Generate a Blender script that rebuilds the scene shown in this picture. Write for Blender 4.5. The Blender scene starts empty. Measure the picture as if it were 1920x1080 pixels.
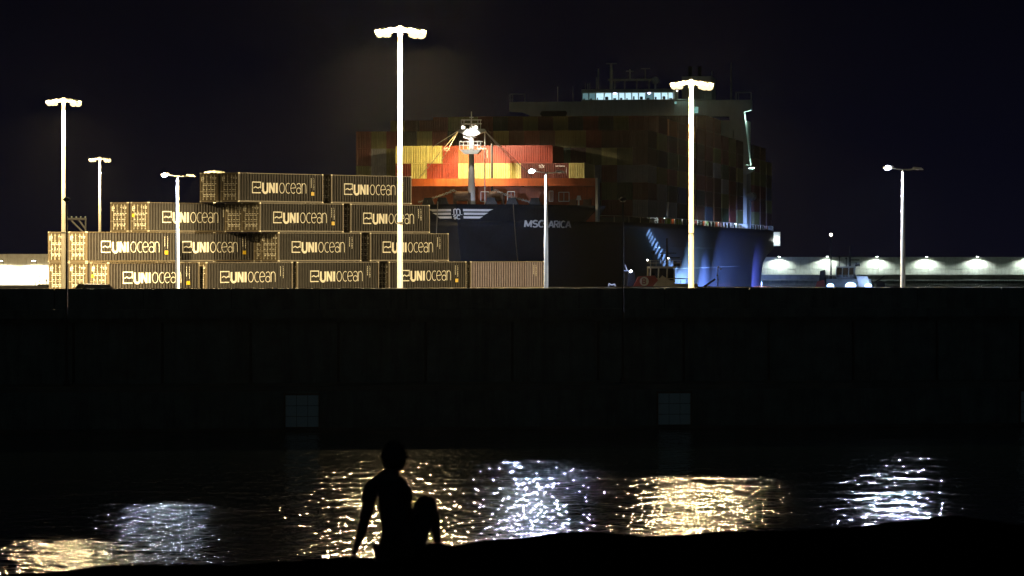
import bpy, bmesh, math, random
from mathutils import Vector, Matrix
from mathutils.bvhtree import BVHTree
R = math.radians
GAIN = .12
random.seed(7)
C = bpy.context.scene.collection
SC = bpy.context.scene
# ------------------------------------------------------------------ camera, world, exposure
HC, F = 8.4, 7000.0            # eye height over the water, focal length in photo pixels
cam = bpy.data.cameras.new('camera'); camo = bpy.data.objects.new('camera', cam); C.objects.link(camo)
camo.location = (0, 0, HC); camo.rotation_euler = (R(90), 0, 0)
cam.sensor_width = 36; cam.lens = 36 * F / 1920; cam.shift_y = -69 / 1920
cam.clip_start = 0.5; cam.clip_end = 4000
cam.dof.use_dof = True; cam.dof.focus_distance = 420; cam.dof.aperture_fstop = 4.5
SC.camera = camo
w = bpy.data.worlds.new('World'); SC.world = w; w.use_nodes = True
nt = w.node_tree; nt.nodes.clear()
wo = nt.nodes.new('ShaderNodeOutputWorld'); bg = nt.nodes.new('ShaderNodeBackground')
tc = nt.nodes.new('ShaderNodeTexCoord'); sx = nt.nodes.new('ShaderNodeSeparateXYZ'); cr = nt.nodes.new('ShaderNodeValToRGB')
nt.links.new(tc.outputs['Generated'], sx.inputs[0]); nt.links.new(sx.outputs['Z'], cr.inputs[0])
cr.color_ramp.elements[0].position = 0.0; cr.color_ramp.elements[0].color = (0.0026, 0.0027, 0.0072, 1)
cr.color_ramp.elements[1].position = 0.09; cr.color_ramp.elements[1].color = (0.0009, 0.0009, 0.0024, 1)
cr2 = nt.nodes.new('ShaderNodeValToRGB'); mr = nt.nodes.new('ShaderNodeMapRange')   # added glow behind the camera, as from an unseen town, lifting the quay front
mr.inputs['From Min'].default_value = .1; mr.inputs['From Max'].default_value = -1; nt.links.new(sx.outputs['Y'], mr.inputs[0]); nt.links.new(mr.outputs[0], cr2.inputs[0])
cr2.color_ramp.elements[0].color = (0, 0, 0, 1); cr2.color_ramp.elements[1].color = (.008, .016, .018, 1)
ad = nt.nodes.new('ShaderNodeMix'); ad.data_type = 'RGBA'; ad.blend_type = 'ADD'; ad.inputs['Factor'].default_value = 1
nt.links.new(cr.outputs[0], ad.inputs[6]); nt.links.new(cr2.outputs[0], ad.inputs[7])
nt.links.new(ad.outputs[2], bg.inputs[0]); bg.inputs[1].default_value = 1.0
nt.links.new(bg.outputs[0], wo.inputs[0])
SC.view_settings.view_transform = 'Standard'; SC.view_settings.look = 'None'
SC.view_settings.exposure = 0.0; SC.view_settings.gamma = 1.0; SC.view_settings.use_curve_mapping = False
cy = SC.cycles
cy.use_denoising = True; cy.max_bounces = 5; cy.diffuse_bounces = 2; cy.glossy_bounces = 3
cy.volume_bounces = 0; cy.sample_clamp_indirect = 3; cy.caustics_reflective = False; cy.use_light_tree = True

# ------------------------------------------------------------------ helpers
def at(x, y, Y):
    """the place that the photo shows at pixel x, y, for something Y metres away"""
    return Vector(((x - 960) / F * Y, Y, HC + (471 - y) / F * Y))

class MB:
    def __init__(s): s.v = []; s.f = []
    def add(s, vs, fs):
        n = len(s.v); s.v += [tuple(p) for p in vs]; s.f += [tuple(i + n for i in f) for f in fs]; return s
    def box(s, x0, x1, y0, y1, z0, z1, m=None):
        vs = [Vector((x, y, z)) for z in (z0, z1) for y in (y0, y1) for x in (x0, x1)]
        if m: vs = [m @ p for p in vs]
        return s.add(vs, [(0, 2, 3, 1), (4, 5, 7, 6), (0, 1, 5, 4), (2, 6, 7, 3), (0, 4, 6, 2), (1, 3, 7, 5)])
    def tube(s, p, q, r, r2=None, n=8):
        p, q = Vector(p), Vector(q); r2 = r if r2 is None else r2
        d = (q - p).normalized(); a = d.orthogonal().normalized(); b = d.cross(a)
        vs = []
        for c, rr in ((p, r), (q, r2)):
            for i in range(n):
                t = 2 * math.pi * i / n; vs.append(c + a * math.cos(t) * rr + b * math.sin(t) * rr)
        return s.add(vs, [(i, (i + 1) % n, n + (i + 1) % n, n + i) for i in range(n)] + [tuple(range(n))[::-1], tuple(range(n, 2 * n))])
    def path(s, pts, r, n=6):
        for a, b in zip(pts, pts[1:]): s.tube(a, b, r, r, n)
        return s
    def ball(s, c, r, rz=None, n=12, m=8):
        rz = rz or r; c = Vector(c); vs = []
        for j in range(1, m):
            ph = math.pi * j / m
            for i in range(n):
                t = 2 * math.pi * i / n; vs.append(c + Vector((r * math.sin(ph) * math.cos(t), r * math.sin(ph) * math.sin(t), rz * math.cos(ph))))
        k = len(vs); vs += [c + Vector((0, 0, rz)), c - Vector((0, 0, rz))]
        fs = [(j * n + i, (j + 1) * n + i, (j + 1) * n + (i + 1) % n, j * n + (i + 1) % n) for j in range(m - 2) for i in range(n)]
        fs += [(k, i, (i + 1) % n) for i in range(n)] + [(k + 1, (m - 2) * n + (i + 1) % n, (m - 2) * n + i) for i in range(n)]
        return s.add(vs, fs)
    def prism(s, poly, d0, d1, axis='y'):
        """poly: outline in the two other axes, swept along axis from d0 to d1"""
        def P(a, b, d): return {'x': (d, a, b), 'y': (a, d, b), 'z': (a, b, d)}[axis]
        n = len(poly)
        return s.add([P(a, b, d0) for a, b in poly] + [P(a, b, d1) for a, b in poly],
                     [tuple(range(n)), tuple(range(n, 2 * n))[::-1]] + [(i, n + i, n + (i + 1) % n, (i + 1) % n) for i in range(n)])
    def build(s, name, mat, parent=None, smooth=False):
        me = bpy.data.meshes.new(name); me.from_pydata(s.v, [], s.f)
        bm = bmesh.new(); bm.from_mesh(me); bmesh.ops.recalc_face_normals(bm, faces=bm.faces); bm.to_mesh(me); bm.free()
        if mat: me.materials.append(mat)
        if smooth:
            for p in me.polygons: p.use_smooth = True
        o = bpy.data.objects.new(name, me); C.objects.link(o); o.parent = parent
        return o

def tag(o, label=None, cat=None, group=None, kind=None):
    for k, v in (('label', label), ('category', cat), ('group', group), ('kind', kind)):
        if v: o[k] = v
    return o
def thing(name, loc, label, cat, rz=0, group=None):
    o = bpy.data.objects.new(name, None); C.objects.link(o); o.location = loc; o.rotation_euler.z = rz; o.empty_display_size = .2
    return tag(o, label, cat, group)
def copy_tree(o, parent=None):
    c = o.copy(); C.objects.link(c); c.parent = parent
    for ch in [x for x in KIDS.get(o.name, [])]: copy_tree(ch, c)
    return c
KIDS = {}
def learn(root):
    """remember who hangs under whom, so that copies can be made quickly"""
    def rec(o):
        KIDS[o.name] = [c for c in o.children]
        for c in o.children: rec(c)
    rec(root)

def mat(name, col, rough=.6, metal=0, var=.25, scale=1.5, bump=0, bscale=6, spec=.5, streak=0, stretch=(1, 1, 1)):
    m = bpy.data.materials.new(name); m.use_nodes = True; n = m.node_tree; b = n.nodes['Principled BSDF']
    b.inputs['Roughness'].default_value = rough; b.inputs['Metallic'].default_value = metal
    b.inputs['Specular IOR Level'].default_value = spec
    t = n.nodes.new('ShaderNodeTexCoord'); mp = n.nodes.new('ShaderNodeMapping'); n.links.new(t.outputs['Object'], mp.inputs[0])
    mp.inputs['Scale'].default_value = stretch
    z = n.nodes.new('ShaderNodeTexNoise'); z.inputs['Scale'].default_value = scale; z.inputs['Detail'].default_value = 5; z.inputs['Roughness'].default_value = .65
    n.links.new(mp.outputs[0], z.inputs['Vector'])
    r = n.nodes.new('ShaderNodeValToRGB'); r.color_ramp.elements[0].position = .3; r.color_ramp.elements[1].position = .7
    r.color_ramp.elements[0].color = (*[c * (1 - var) for c in col], 1); r.color_ramp.elements[1].color = (*[min(1, c * (1 + var)) for c in col], 1)
    n.links.new(z.outputs['Fac'], r.inputs[0]); out = r.outputs[0]
    if streak:      # dirt and rust run down the plate
        mp2 = n.nodes.new('ShaderNodeMapping'); n.links.new(t.outputs['Object'], mp2.inputs[0]); mp2.inputs['Scale'].default_value = (1.3, 1.3, .09)
        z2 = n.nodes.new('ShaderNodeTexNoise'); z2.inputs['Scale'].default_value = 1.6; z2.inputs['Detail'].default_value = 7; z2.inputs['Roughness'].default_value = .75
        n.links.new(mp2.outputs[0], z2.inputs['Vector'])
        r2 = n.nodes.new('ShaderNodeValToRGB'); r2.color_ramp.elements[0].position = .46; r2.color_ramp.elements[1].position = .72
        r2.color_ramp.elements[0].color = (1, 1, 1, 1); r2.color_ramp.elements[1].color = (*streak, 1)
        mx = n.nodes.new('ShaderNodeMix'); mx.data_type = 'RGBA'; mx.blend_type = 'MULTIPLY'; mx.inputs['Factor'].default_value = 1
        n.links.new(z2.outputs['Fac'], r2.inputs[0]); n.links.new(out, mx.inputs[6]); n.links.new(r2.outputs[0], mx.inputs[7]); out = mx.outputs[2]
    n.links.new(out, b.inputs['Base Color'])
    if bump:
        z3 = n.nodes.new('ShaderNodeTexNoise'); z3.inputs['Scale'].default_value = bscale; z3.inputs['Detail'].default_value = 4
        n.links.new(mp.outputs[0], z3.inputs['Vector'])
        bp = n.nodes.new('ShaderNodeBump'); bp.inputs['Strength'].default_value = bump; bp.inputs['Distance'].default_value = .05
        n.links.new(z3.outputs['Fac'], bp.inputs['Height']); n.links.new(bp.outputs[0], b.inputs['Normal'])
    return m
def emit(name, col, s):
    m = bpy.data.materials.new(name); m.use_nodes = True; n = m.node_tree; n.nodes.clear()
    e = n.nodes.new('ShaderNodeEmission'); o = n.nodes.new('ShaderNodeOutputMaterial'); e.inputs[0].default_value = (*col, 1); e.inputs[1].default_value = s
    n.links.new(e.outputs[0], o.inputs[0]); return m
def lamp(name, loc, W, col, r=.25, parent=None, spot=None, aim=None, blend=.4):
    d = bpy.data.lights.new(name, 'SPOT' if spot else 'POINT'); d.energy = W * GAIN; d.color = col; d.shadow_soft_size = r
    o = bpy.data.objects.new(name, d); C.objects.link(o)
    if spot: d.spot_size = R(spot); d.spot_blend = blend
    o.location = loc
    if aim is not None: o.rotation_euler = (Vector(aim) - Vector(loc)).to_track_quat('-Z', 'Y').to_euler()
    o.parent = parent
    return o

M = dict(
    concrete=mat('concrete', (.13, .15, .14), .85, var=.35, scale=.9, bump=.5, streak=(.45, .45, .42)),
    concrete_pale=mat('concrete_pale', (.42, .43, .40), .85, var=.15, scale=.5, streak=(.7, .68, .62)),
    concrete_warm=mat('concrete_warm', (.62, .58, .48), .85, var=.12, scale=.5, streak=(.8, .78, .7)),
    wet=mat('wet_concrete', (.10, .09, .07), .35, var=.4, scale=.6),
    asphalt=mat('asphalt', (.05, .05, .05), .9, var=.3, scale=.8),
    galv=mat('galvanised_steel', (.36, .34, .28), .5, .1, .12, 2),
    dark=mat('dark_metal', (.02, .02, .02), .6, 0, .3, 3),
    brown=mat('container_brown', (.019, .0165, .0145), .6, 0, .22, 1.2, spec=.25, streak=(.75, .62, .5)),
    brown_frame=mat('container_frame', (.10, .08, .05), .5, 0, .2, 2),
    door=mat('container_door', (.05, .04, .024), .5, 0, .25, 3),
    bars=mat('galvanised_bars', (.5, .47, .38), .4, .3, .15, 3),
    cream=mat('cream_lettering', (.80, .77, .66), .5, 0, .06, 1),
    white=mat('white_paint', (.78, .78, .76), .5, 0, .08, .8),
    yellow=mat('yellow_placard', (.75, .50, .02), .5, 0, .1, 2),
    hull=mat('hull_paint', (.008, .010, .016), .42, 0, .3, .25, streak=(1.9, 1.9, 1.8), spec=.2),
    hull_low=mat('hull_plating', (.05, .055, .07), .5, 0, .3, .3),
    orange=mat('orange_paint', (.42, .09, .018), .55, 0, .25, .6, streak=(.6, .55, .5)),
    ship_white=mat('ship_cream', (.78, .76, .64), .55, 0, .08, .4, streak=(.85, .8, .7)),
    deck=mat('deck_green', (.05, .06, .05), .7, 0, .3, .6),
    rope=mat('rope', (.45, .45, .42), .8, 0, .1, 4),
    rust=mat('rust_machinery', (.14, .07, .03), .7, 0, .4, 2),
    red=mat('red_paint', (.24, .03, .015), .5, 0, .2, 1),
    lime=mat('green_paint', (.25, .38, .04), .5, 0, .2, 1),
    tug_cream=mat('tug_cream', (.55, .48, .32), .5, 0, .15, 1),
    tug_grey=mat('tug_grey', (.26, .27, .26), .5, 0, .15, 1),
    tug_white=mat('tug_white', (.62, .64, .68), .5, 0, .1, 1),
    black=mat('black_rubber', (.012, .012, .012), .7, 0, .2, 1),
    glass=mat('dark_glass', (.01, .012, .014), .1, 0, .1, 1),
    rock=mat('bank_soil', (.004, .004, .004), .95, 0, .4, 3, spec=0, bump=.8, bscale=9),
    cloth=mat('dark_cloth', (.012, .012, .014), .95, 0, .2, 9),
    skin=mat('skin', (.05, .03, .022), .6, 0, .1, 8),
    hairm=mat('hair', (.012, .008, .006), .7, 0, .3, 20),
)
WARM, COOL, CYAN, BLUE = (1, .74, .36), (.62, .74, 1), (.55, 1, .95), (.28, .42, 1)
E_ = dict(warm=emit('sodium_lens', (1, .80, .42), 2.0), cool=emit('blue_white_lens', (.75, .82, 1), 40),
          window=emit('lit_window', (.55, .85, 1), 1.1), window_dim=emit('dim_window', (.25, .5, .55), .35), ceil=emit('ceiling_lamp', (.55, .55, 1), 9),
          cyan=emit('cyan_lit', (.35, .75, .68), .5), flood=emit('flood_lens', (.34, .55, 1), 6), deckw=emit('deck_lamp', (1, .88, .7), 8),
          white=emit('white_lamp', (.9, 1, .95), 25), small=emit('small_lamp', (1, .9, .75), 14), unlit=mat('grey_lens', (.3, .3, .3), .2))

# ------------------------------------------------------------------ strokes for writing
def arc(cx, cy, rx, ry, a0, a1, n=12):
    return [(cx + rx * math.cos(R(a0 + (a1 - a0) * i / n)), cy + ry * math.sin(R(a0 + (a1 - a0) * i / n))) for i in range(n + 1)]
GL = {  # glyph: (advance, strokes) in a box one unit high
    'U': (.62, [[(0, 1)] + [(0, .28)] + arc(.24, .28, .24, .28, 180, 360, 8) + [(.48, 1)]]),
    'N': (.66, [[(0, 0), (0, 1)], [(.02, .98), (.50, .02)], [(.52, 0), (.52, 1)]]),
    'I': (.22, [[(.0, 0), (.0, 1)]]),
    'o': (.64, [arc(.26, .5, .26, .5, 0, 360, 20)]),
    'c': (.50, [arc(.26, .5, .26, .5, 55, 305, 14)]),
    'e': (.60, [[(.03, .5), (.50, .56)] + arc(.26, .5, .26, .5, 8, 310, 16)]),
    'a': (.56, [arc(.22, .28, .22, .28, 0, 360, 14), [(.44, 0), (.44, .72)] + arc(.23, .72, .21, .28, 0, 150, 8)]),
    'n': (.56, [[(0, 0), (0, 1)], [(0, .7)] + arc(.2, .68, .2, .32, 180, 0, 8) + [(.4, 0)]]),
    'M': (.86, [[(0, 0), (0, 1)], [(.02, .98), (.33, .1)], [(.35, .1), (.66, .98)], [(.68, 1), (.68, 0)]]),
    'S': (.66, [arc(.26, .74, .24, .24, 30, 250, 9) + arc(.26, .26, .26, .24, 80, -150, 9)]),
    'C': (.70, [arc(.3, .5, .3, .48, 50, 310, 14)]),
    'A': (.78, [[(0, 0), (.31, 1)], [(.33, 1), (.64, 0)], [(.13, .32), (.51, .32)]]),
    'R': (.70, [[(0, 0), (0, 1)], [(0, .97), (.3, .97)] + arc(.3, .73, .22, .24, 90, -90, 8) + [(0, .49)], [(.26, .47), (.54, 0)]]),
    'B': (.7, [[(0, 0), (0, 1)], [(0, .97), (.28, .97)] + arc(.28, .75, .2, .22, 90, -90, 8) + [(0, .53)], [(.28, .51)] + arc(.28, .27, .24, .24, 90, -90, 8) + [(0, .03)]]),
    'm': (1.0, [[(0, 0), (0, .9)], [(0, .6)] + arc(.2, .62, .2, .3, 180, 0, 8) + [(.4, 0)], [(.4, .6)] + arc(.6, .62, .2, .3, 180, 0, 8) + [(.8, 0)]]),
    's': (.55, [arc(.22, .74, .2, .24, 30, 250, 8) + arc(.22, .26, .22, .24, 80, -150, 8)]),
    't': (.45, [[(.15, 1), (.15, .15), (.35, .0)], [(0, .7), (.34, .7)]]),
    'x': (.55, [[(0, 0), (.4, .8)], [(0, .8), (.4, 0)]]),
    '1': (.4, [[(.1, 0), (.1, 1)]]), '4': (.6, [[(.35, 0), (.35, 1), (0, .3), (.5, .3)]]), '7': (.55, [[(0, 1), (.42, 1), (.12, 0)]]),
    '0': (.6, [arc(.22, .5, .22, .5, 0, 360, 12)]), '2': (.55, [arc(.2, .75, .2, .25, 160, -40, 7) + [(0, 0), (.42, 0)]]), ' ': (.4, []),
    '#': (1.3, [[(1, .42), (1, 1), (0, 1), (0, 0), (1, 0)], [(.13, .44), (.38, .56), (.66, .44), (1, .58)]]),
}
def ribbon(mb, pts, wd, mapf, lift, seg=None, th=.01):
    """a flat band of width wd along pts (2D), put in place by mapf(x, y, out)"""
    if seg:
        q = [pts[0]]
        for a, b in zip(pts, pts[1:]):
            k = max(1, int(math.dist(a, b) / seg))
            q += [(a[0] + (b[0] - a[0]) * i / k, a[1] + (b[1] - a[1]) * i / k) for i in range(1, k + 1)]
        pts = q
    n = len(pts); closed = math.dist(pts[0], pts[-1]) < 1e-4
    L, Rr = [], []
    for i, p in enumerate(pts):
        a = pts[i - 1] if i else (pts[-2] if closed else None); b = pts[i + 1] if i < n - 1 else (pts[1] if closed else None)
        d1 = Vector((p[0] - a[0], p[1] - a[1])).normalized() if a else None
        d2 = Vector((b[0] - p[0], b[1] - p[1])).normalized() if b else None
        d = ((d1 or d2) + (d2 or d1)); d = d.normalized() if d.length > 1e-6 else (d1 or d2)
        nn = Vector((-d.y, d.x)); k = 1 / max(.6, nn.dot(Vector((-(d1 or d2).y, (d1 or d2).x))))
        L.append((p[0] + nn.x * wd / 2 * k, p[1] + nn.y * wd / 2 * k)); Rr.append((p[0] - nn.x * wd / 2 * k, p[1] - nn.y * wd / 2 * k))
    vs = []
    for (a, b) in zip(L, Rr): vs += [mapf(a[0], a[1], lift + th), mapf(b[0], b[1], lift + th), mapf(b[0], b[1], lift), mapf(a[0], a[1], lift)]
    fs = []
    for i in range(n - 1):
        o = 4 * i
        for j in range(4): fs.append((o + j, o + (j + 1) % 4, o + 4 + (j + 1) % 4, o + 4 + j))
    fs += [(0, 1, 2, 3), (4 * n - 4, 4 * n - 3, 4 * n - 2, 4 * n - 1)]
    mb.add(vs, fs)
def write(mb, text, x, y, h, wd, mapf, sx=1, shear=0, seg=None, lift=.004, th=.01):
    for ch in text:
        adv, strokes = GL[ch]
        for k, st in enumerate(strokes):
            pts = [(x + px * h * sx + py * h * shear, y + py * h) for px, py in st]
            ribbon(mb, pts, wd, mapf, lift + .003 * k, seg, th)
        x += adv * h * sx
    return x

# ------------------------------------------------------------------ the setting: water, quays, walls, bank
bm = MB(); bm.add([(-900, 20, 0), (900, 20, 0), (900, 2200, 0), (-900, 2200, 0)], [(0, 1, 2, 3)])
wm = bpy.data.materials.new('harbour_water'); wm.use_nodes = True; n = wm.node_tree; b = n.nodes['Principled BSDF']
b.inputs['Base Color'].default_value = (.002, .004, .005, 1); b.inputs['Roughness'].default_value = .03; b.inputs['IOR'].default_value = 1.33
t = n.nodes.new('ShaderNodeTexCoord')
def wave(scale, vec, det, rot=0, st=(1, 1, 1)):
    mp = n.nodes.new('ShaderNodeMapping'); mp.inputs['Scale'].default_value = st; mp.inputs['Rotation'].default_value = (0, 0, rot)
    n.links.new(t.outputs['Object'], mp.inputs[0]); z = n.nodes.new('ShaderNodeTexNoise'); z.inputs['Scale'].default_value = scale
    z.inputs['Detail'].default_value = det; z.inputs['Roughness'].default_value = .55; n.links.new(mp.outputs[0], z.inputs['Vector']); return z
z1 = wave(1.9, None, 1, .12, (1, .5, 1)); z2 = wave(7.5, None, 1, -.1, (1, .4, 1)); z3 = wave(.25, None, 1)
def math_(op, a, bv):
    k = n.nodes.new('ShaderNodeMath'); k.operation = op
    n.links.new(a, k.inputs[0])
    if isinstance(bv, (int, float)): k.inputs[1].default_value = bv
    else: n.links.new(bv, k.inputs[1])
    return k.outputs[0]
hgt = math_('ADD', math_('MULTIPLY', z1.outputs['Fac'], .07), math_('MULTIPLY', z2.outputs['Fac'], .024))
hgt = math_('ADD', hgt, math_('MULTIPLY', z3.outputs['Fac'], .12))
bp = n.nodes.new('ShaderNodeBump'); bp.inputs['Strength'].default_value = 1; bp.inputs['Distance'].default_value = 1.0
n.links.new(hgt, bp.inputs['Height']); n.links.new(bp.outputs[0], b.inputs['Normal'])
tag(bm.build('water', wm), kind='structure')

ZG = 4.44                                     # level of the container yard
K = .14                                       # the breakwater runs slightly away to the right
mw = Matrix.Translation((0, 180, 0)) @ Matrix.Rotation(math.atan(K), 4, 'Z')
def wallpart(name, mb, m, parent=None):
    o = mb.build(name, m, parent); o.matrix_local = mw if parent is None else Matrix.Identity(4); return o
# yard behind the breakwater and the quay in front of it
yd = MB(); yd.prism([(-190, 158), (275, 217), (275, 360), (15, 420), (-190, 420)], -3, ZG, 'z')
tag(yd.build('yard_ground', M['asphalt']), kind='structure')
pr = MB(); pr.prism([(-200, 480), (-36, 480), (-36, 640), (-200, 640)], -3, 3.0, 'z')
tag(pr.build('pier_ground', M['asphalt']), kind='structure')
q = MB(); q.box(-90, 90, -4.1, 0, -3, 2.1)
tag(wallpart('quay_apron', q, M['wet']), kind='structure')
q = MB(); q.box(-90, 90, -4.35, -4.104, .15, 1.85)
tag(wallpart('quay_face', q, M['concrete']), kind='structure')
br = thing('breakwater_wall', mw.translation, 'long dark concrete breakwater wall with panel joints across the whole view', 'wall'); br.matrix_world = mw
pw = 4.2
for i in range(-13, 14):                      # lower course: panels with open joints between them
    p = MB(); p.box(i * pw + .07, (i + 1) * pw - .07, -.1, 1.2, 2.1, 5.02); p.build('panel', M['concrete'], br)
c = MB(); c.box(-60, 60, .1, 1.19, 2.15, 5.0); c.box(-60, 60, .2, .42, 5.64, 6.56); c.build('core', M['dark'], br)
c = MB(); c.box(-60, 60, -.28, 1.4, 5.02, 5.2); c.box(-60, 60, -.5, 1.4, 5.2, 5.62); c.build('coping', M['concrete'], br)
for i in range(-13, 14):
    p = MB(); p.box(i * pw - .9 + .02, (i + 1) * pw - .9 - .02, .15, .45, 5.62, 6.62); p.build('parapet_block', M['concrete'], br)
for px in (569, 1267, 1945):                  # pale ladder plates on the quay face
    X = (px - 960) / F * 177 - (.61 if px < 1500 else .1); ym = -4.36
    o = thing('fender_plate', mw @ Vector((X, ym, .2)), {569: 'pale square grid plate on the quay face left of the seated person', 1267: 'pale square grid plate on the quay face under the thick right mast', 1945: 'pale grid plate on the quay face cut by the right edge'}[px], 'fender', math.atan(K), 'pale grid plates on the quay face')
    p = MB()
    for i in range(3):
        for j in range(3): p.box(-.78 + i * .525, -.78 + i * .525 + .5, -.06, 0, .0 + j * .5, .0 + j * .5 + .475)
    p.build('plate', M['white'], o)
    f = MB(); f.box(-.86, .80, .0, .02, -.04, 1.56); [f.box(x, x + .05, -.14, -.05, -.1, 1.6) for x in (-.86, .76)]; f.build('rail', M['rust'], o)
# dark slim posts standing on the quay
for (px, py, lab) in ((125, 374, 'slim unlit dark post with round head before the left mast'), (1168, 374, 'slim unlit dark post with round head standing before the ship bow')):
    yq = 177.5 + K * (px - 960) / F * 178
    top = at(px, py, yq); o = thing('dark_lamp_post', (top.x, yq, 2.1), lab, 'lamp post', 0, 'dark unlit posts on the quay')
    h = top.z - 2.1
    MB().tube((0, 0, 0), (0, 0, h - .2), .065, .035, 10).build('pole', M['dark'], o)
    MB().tube((0, 0, 0), (0, 0, .25), .16, .12, 10).build('base', M['dark'], o)
    hd = MB(); hd.ball((0, 0, h), .15, .12); hd.tube((0, 0, h - .02), (0, 0, h + .03), .19, .19, 14); hd.build('lamp_head', M['dark'], o)
# the near bank: a solid mound of earth, its far rim is what cuts the water off
rim = [(-400, 1085), (0, 1078), (150, 1066), (420, 1056), (600, 1044), (760, 1046), (785, 1030), (806, 1019), (832, 1020), (845, 1026), (900, 1016), (980, 1008), (1040, 997), (1085, 994), (1130, 993), (1175, 999), (1200, 1006), (1290, 1002), (1400, 996), (1560, 990), (1680, 976), (1790, 968), (1920, 985), (2300, 1010)]
def rim_z(px):
    for (a, ya), (b, yb) in zip(rim, rim[1:]):
        if a <= px <= b: y = ya + (yb - ya) * (px - a) / (b - a); break
    return HC - (y - 471) / F * 29.4
from mathutils import noise as mn
bk = MB(); NX = 150; ys = [-6, 4, 12, 18, 22, 25, 27, 28.2, 29, 29.4, 29.8, 30.6, 32, 35, 40]
for j, Y in enumerate(ys):
    for i in range(NX + 1):
        px = -400 + 2700 * i / NX; X = (px - 960) / F * 29.4
        if Y < 29: X *= 1 + (29 - Y) * .05
        z = rim_z(px); nz = mn.noise(Vector((X * 2.1, Y * 1.3, 0))) * .03
        if Y <= 29.4: z = z - .02 * (29.4 - Y) ** .5 - (.0 if Y > 20 else .05 * (20 - Y)) + nz
        else: z = z - (Y - 29.4) * .95 + nz * 3
        bk.v.append((X, Y, z))
for j in range(len(ys) - 1):
    for i in range(NX): k = j * (NX + 1) + i; bk.f.append((k, k + 1, k + NX + 2, k + NX + 1))
tag(bk.build('bank_ground', M['rock'], smooth=True), kind='structure')
for k, (px, s) in enumerate(((1100, .13), (1062, .09), (1140, .10), (930, .06), (870, .05), (1760, .07), (300, .05))):
    X = (px - 960) / F * 29.2; v = []
    st = MB(); st.ball((0, 0, 0), s * 1.3, s * .8, 10, 7)
    st.v = [tuple(Vector(p) * (1 + .35 * mn.noise(Vector(p) * 5 + Vector((k * 3, 0, 0))))) for p in st.v]
    o = st.build('rock', M['rock']); o.location = (X, 29.2, rim_z(px) + s * .1 - (.12 if k < 3 else .04))
    tag(o, ['largest dark rock on the bank rim right of the blue glitter', 'dark rock just left of the largest rim rock', 'dark rock just right of the largest rim rock', 'small dark rock on the rim beneath the blue glitter', 'small dark rock beside the seated person, right of the knee', 'small dark rock on the rim under the rightmost white glitter', 'small dark rock on the rim at the lower left'][k], 'rock', 'rocks on the near bank')

# ------------------------------------------------------------------ far breakwaters with lamps
def far_wall(root, x0, x1, Y, ztop, zled, m, pw, tilt=.0):
    n_ = int((x1 - x0) / pw) + 1
    for i in range(n_):
        a, b_ = x0 + i * pw + .03, min(x1, x0 + (i + 1) * pw - .03)
        if b_ - a < .2: continue
        p = MB(); p.box(a, b_, 0, 1, zled + 1.35, ztop - .62); p.box(a, b_, 0.004, 1, zled, zled + 1.29); p.build('panel', m, root)
    cp = MB(); cp.box(x0, x1, -.15, 1.2, ztop - .6, ztop); cp.build('coping', m, root)
    cp = MB(); cp.box(x0, x1, -1.2, 1, zled - .25, zled); cp.build('ledge', m, root)
    cp = MB(); cp.box(x0, x1, .1, 1, -2, zled - .26); cp.build('footing', M['wet'], root)
def pole_lamp(loc, zh, E, W, col, lab, grp, spotw=150, reach=2.0):
    o = thing('wall_lamp', loc, lab, 'wall lamp', 0, grp)
    a = MB(); a.tube((0, 0, -.5), (0, 0, zh), .05); a.tube((0, 0, zh), (0, -reach, zh + .05), .05); a.build('bracket', M['dark'], o)
    h = MB(); h.box(-.35, .35, -reach - .25, -reach + .25, zh - .02, zh + .12); h.build('housing', M['dark'], o)
    e = MB(); e.box(-.28, .28, -reach - .2, -reach + .2, zh - .1, zh - .022); e.build('lens', E, o)
    lamp('wall_light', (0, -reach, zh - .2), W, col, .15, o, spotw, (0, -reach + .25, zh - 3)); return o
YF = 1000
fw = thing('far_breakwater', (0, YF, 0), 'pale grey panelled breakwater wall beyond the stern, washed by lamps', 'wall')
far_wall(fw, 58, 150, YF, 6.85, 2.3, M['concrete_pale'], 4.47)
ap = MB(); ap.box(50, 160, YF - 9, YF - .5, -2, .7); tag(ap.build('far_quay_ground', M['concrete']), kind='structure')
names = ['first from the ship stern', 'hidden beside the small tug', 'just right of the small tug', 'first right of the slim right street lamp', 'second right of the slim right street lamp', 'at the right edge']
for i, px in enumerate((1460, 1550, 1643, 1736, 1831, 1925)):
    pole_lamp(((px - 960) / 7, YF, 6.85), .15, E_['white'], 30000, (.85, 1, .9), 'white lamp on the far breakwater top, ' + names[i], 'lamps along the far breakwater')
YL = 600
lw = thing('left_breakwater', (0, YL, 0), 'brightly lit cream panelled quay wall at the left edge behind the containers', 'wall')
far_wall(lw, -110, -66, YL, 7.95, 6.15, M['concrete_warm'], 2.9)
lo = MB(); lo.prism([(YL - 2.1, 3.0), (YL - 1.3, 5.85), (YL, 5.85), (YL, 3.0)], -110, -66, 'x'); lo.build('sloping_face', M['concrete_warm'], lw)
lw.location = (0, 0, 0)
for ch in lw.children:
    if ch.name.split('.')[0] != 'sloping_face': ch.location = (0, YL, 0)
for i, px in enumerate((6, 68)):
    o = pole_lamp(((px - 960) / F * (YL - .2), YL - .2, 6.9), .0, E_['white'], 30000, (1, .93, .72), ['lamp on the bright cream wall at the very left edge', 'lamp on the bright cream wall near the container stack'][i], 'lamps on the bright left wall', 165, 3.2)
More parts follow.
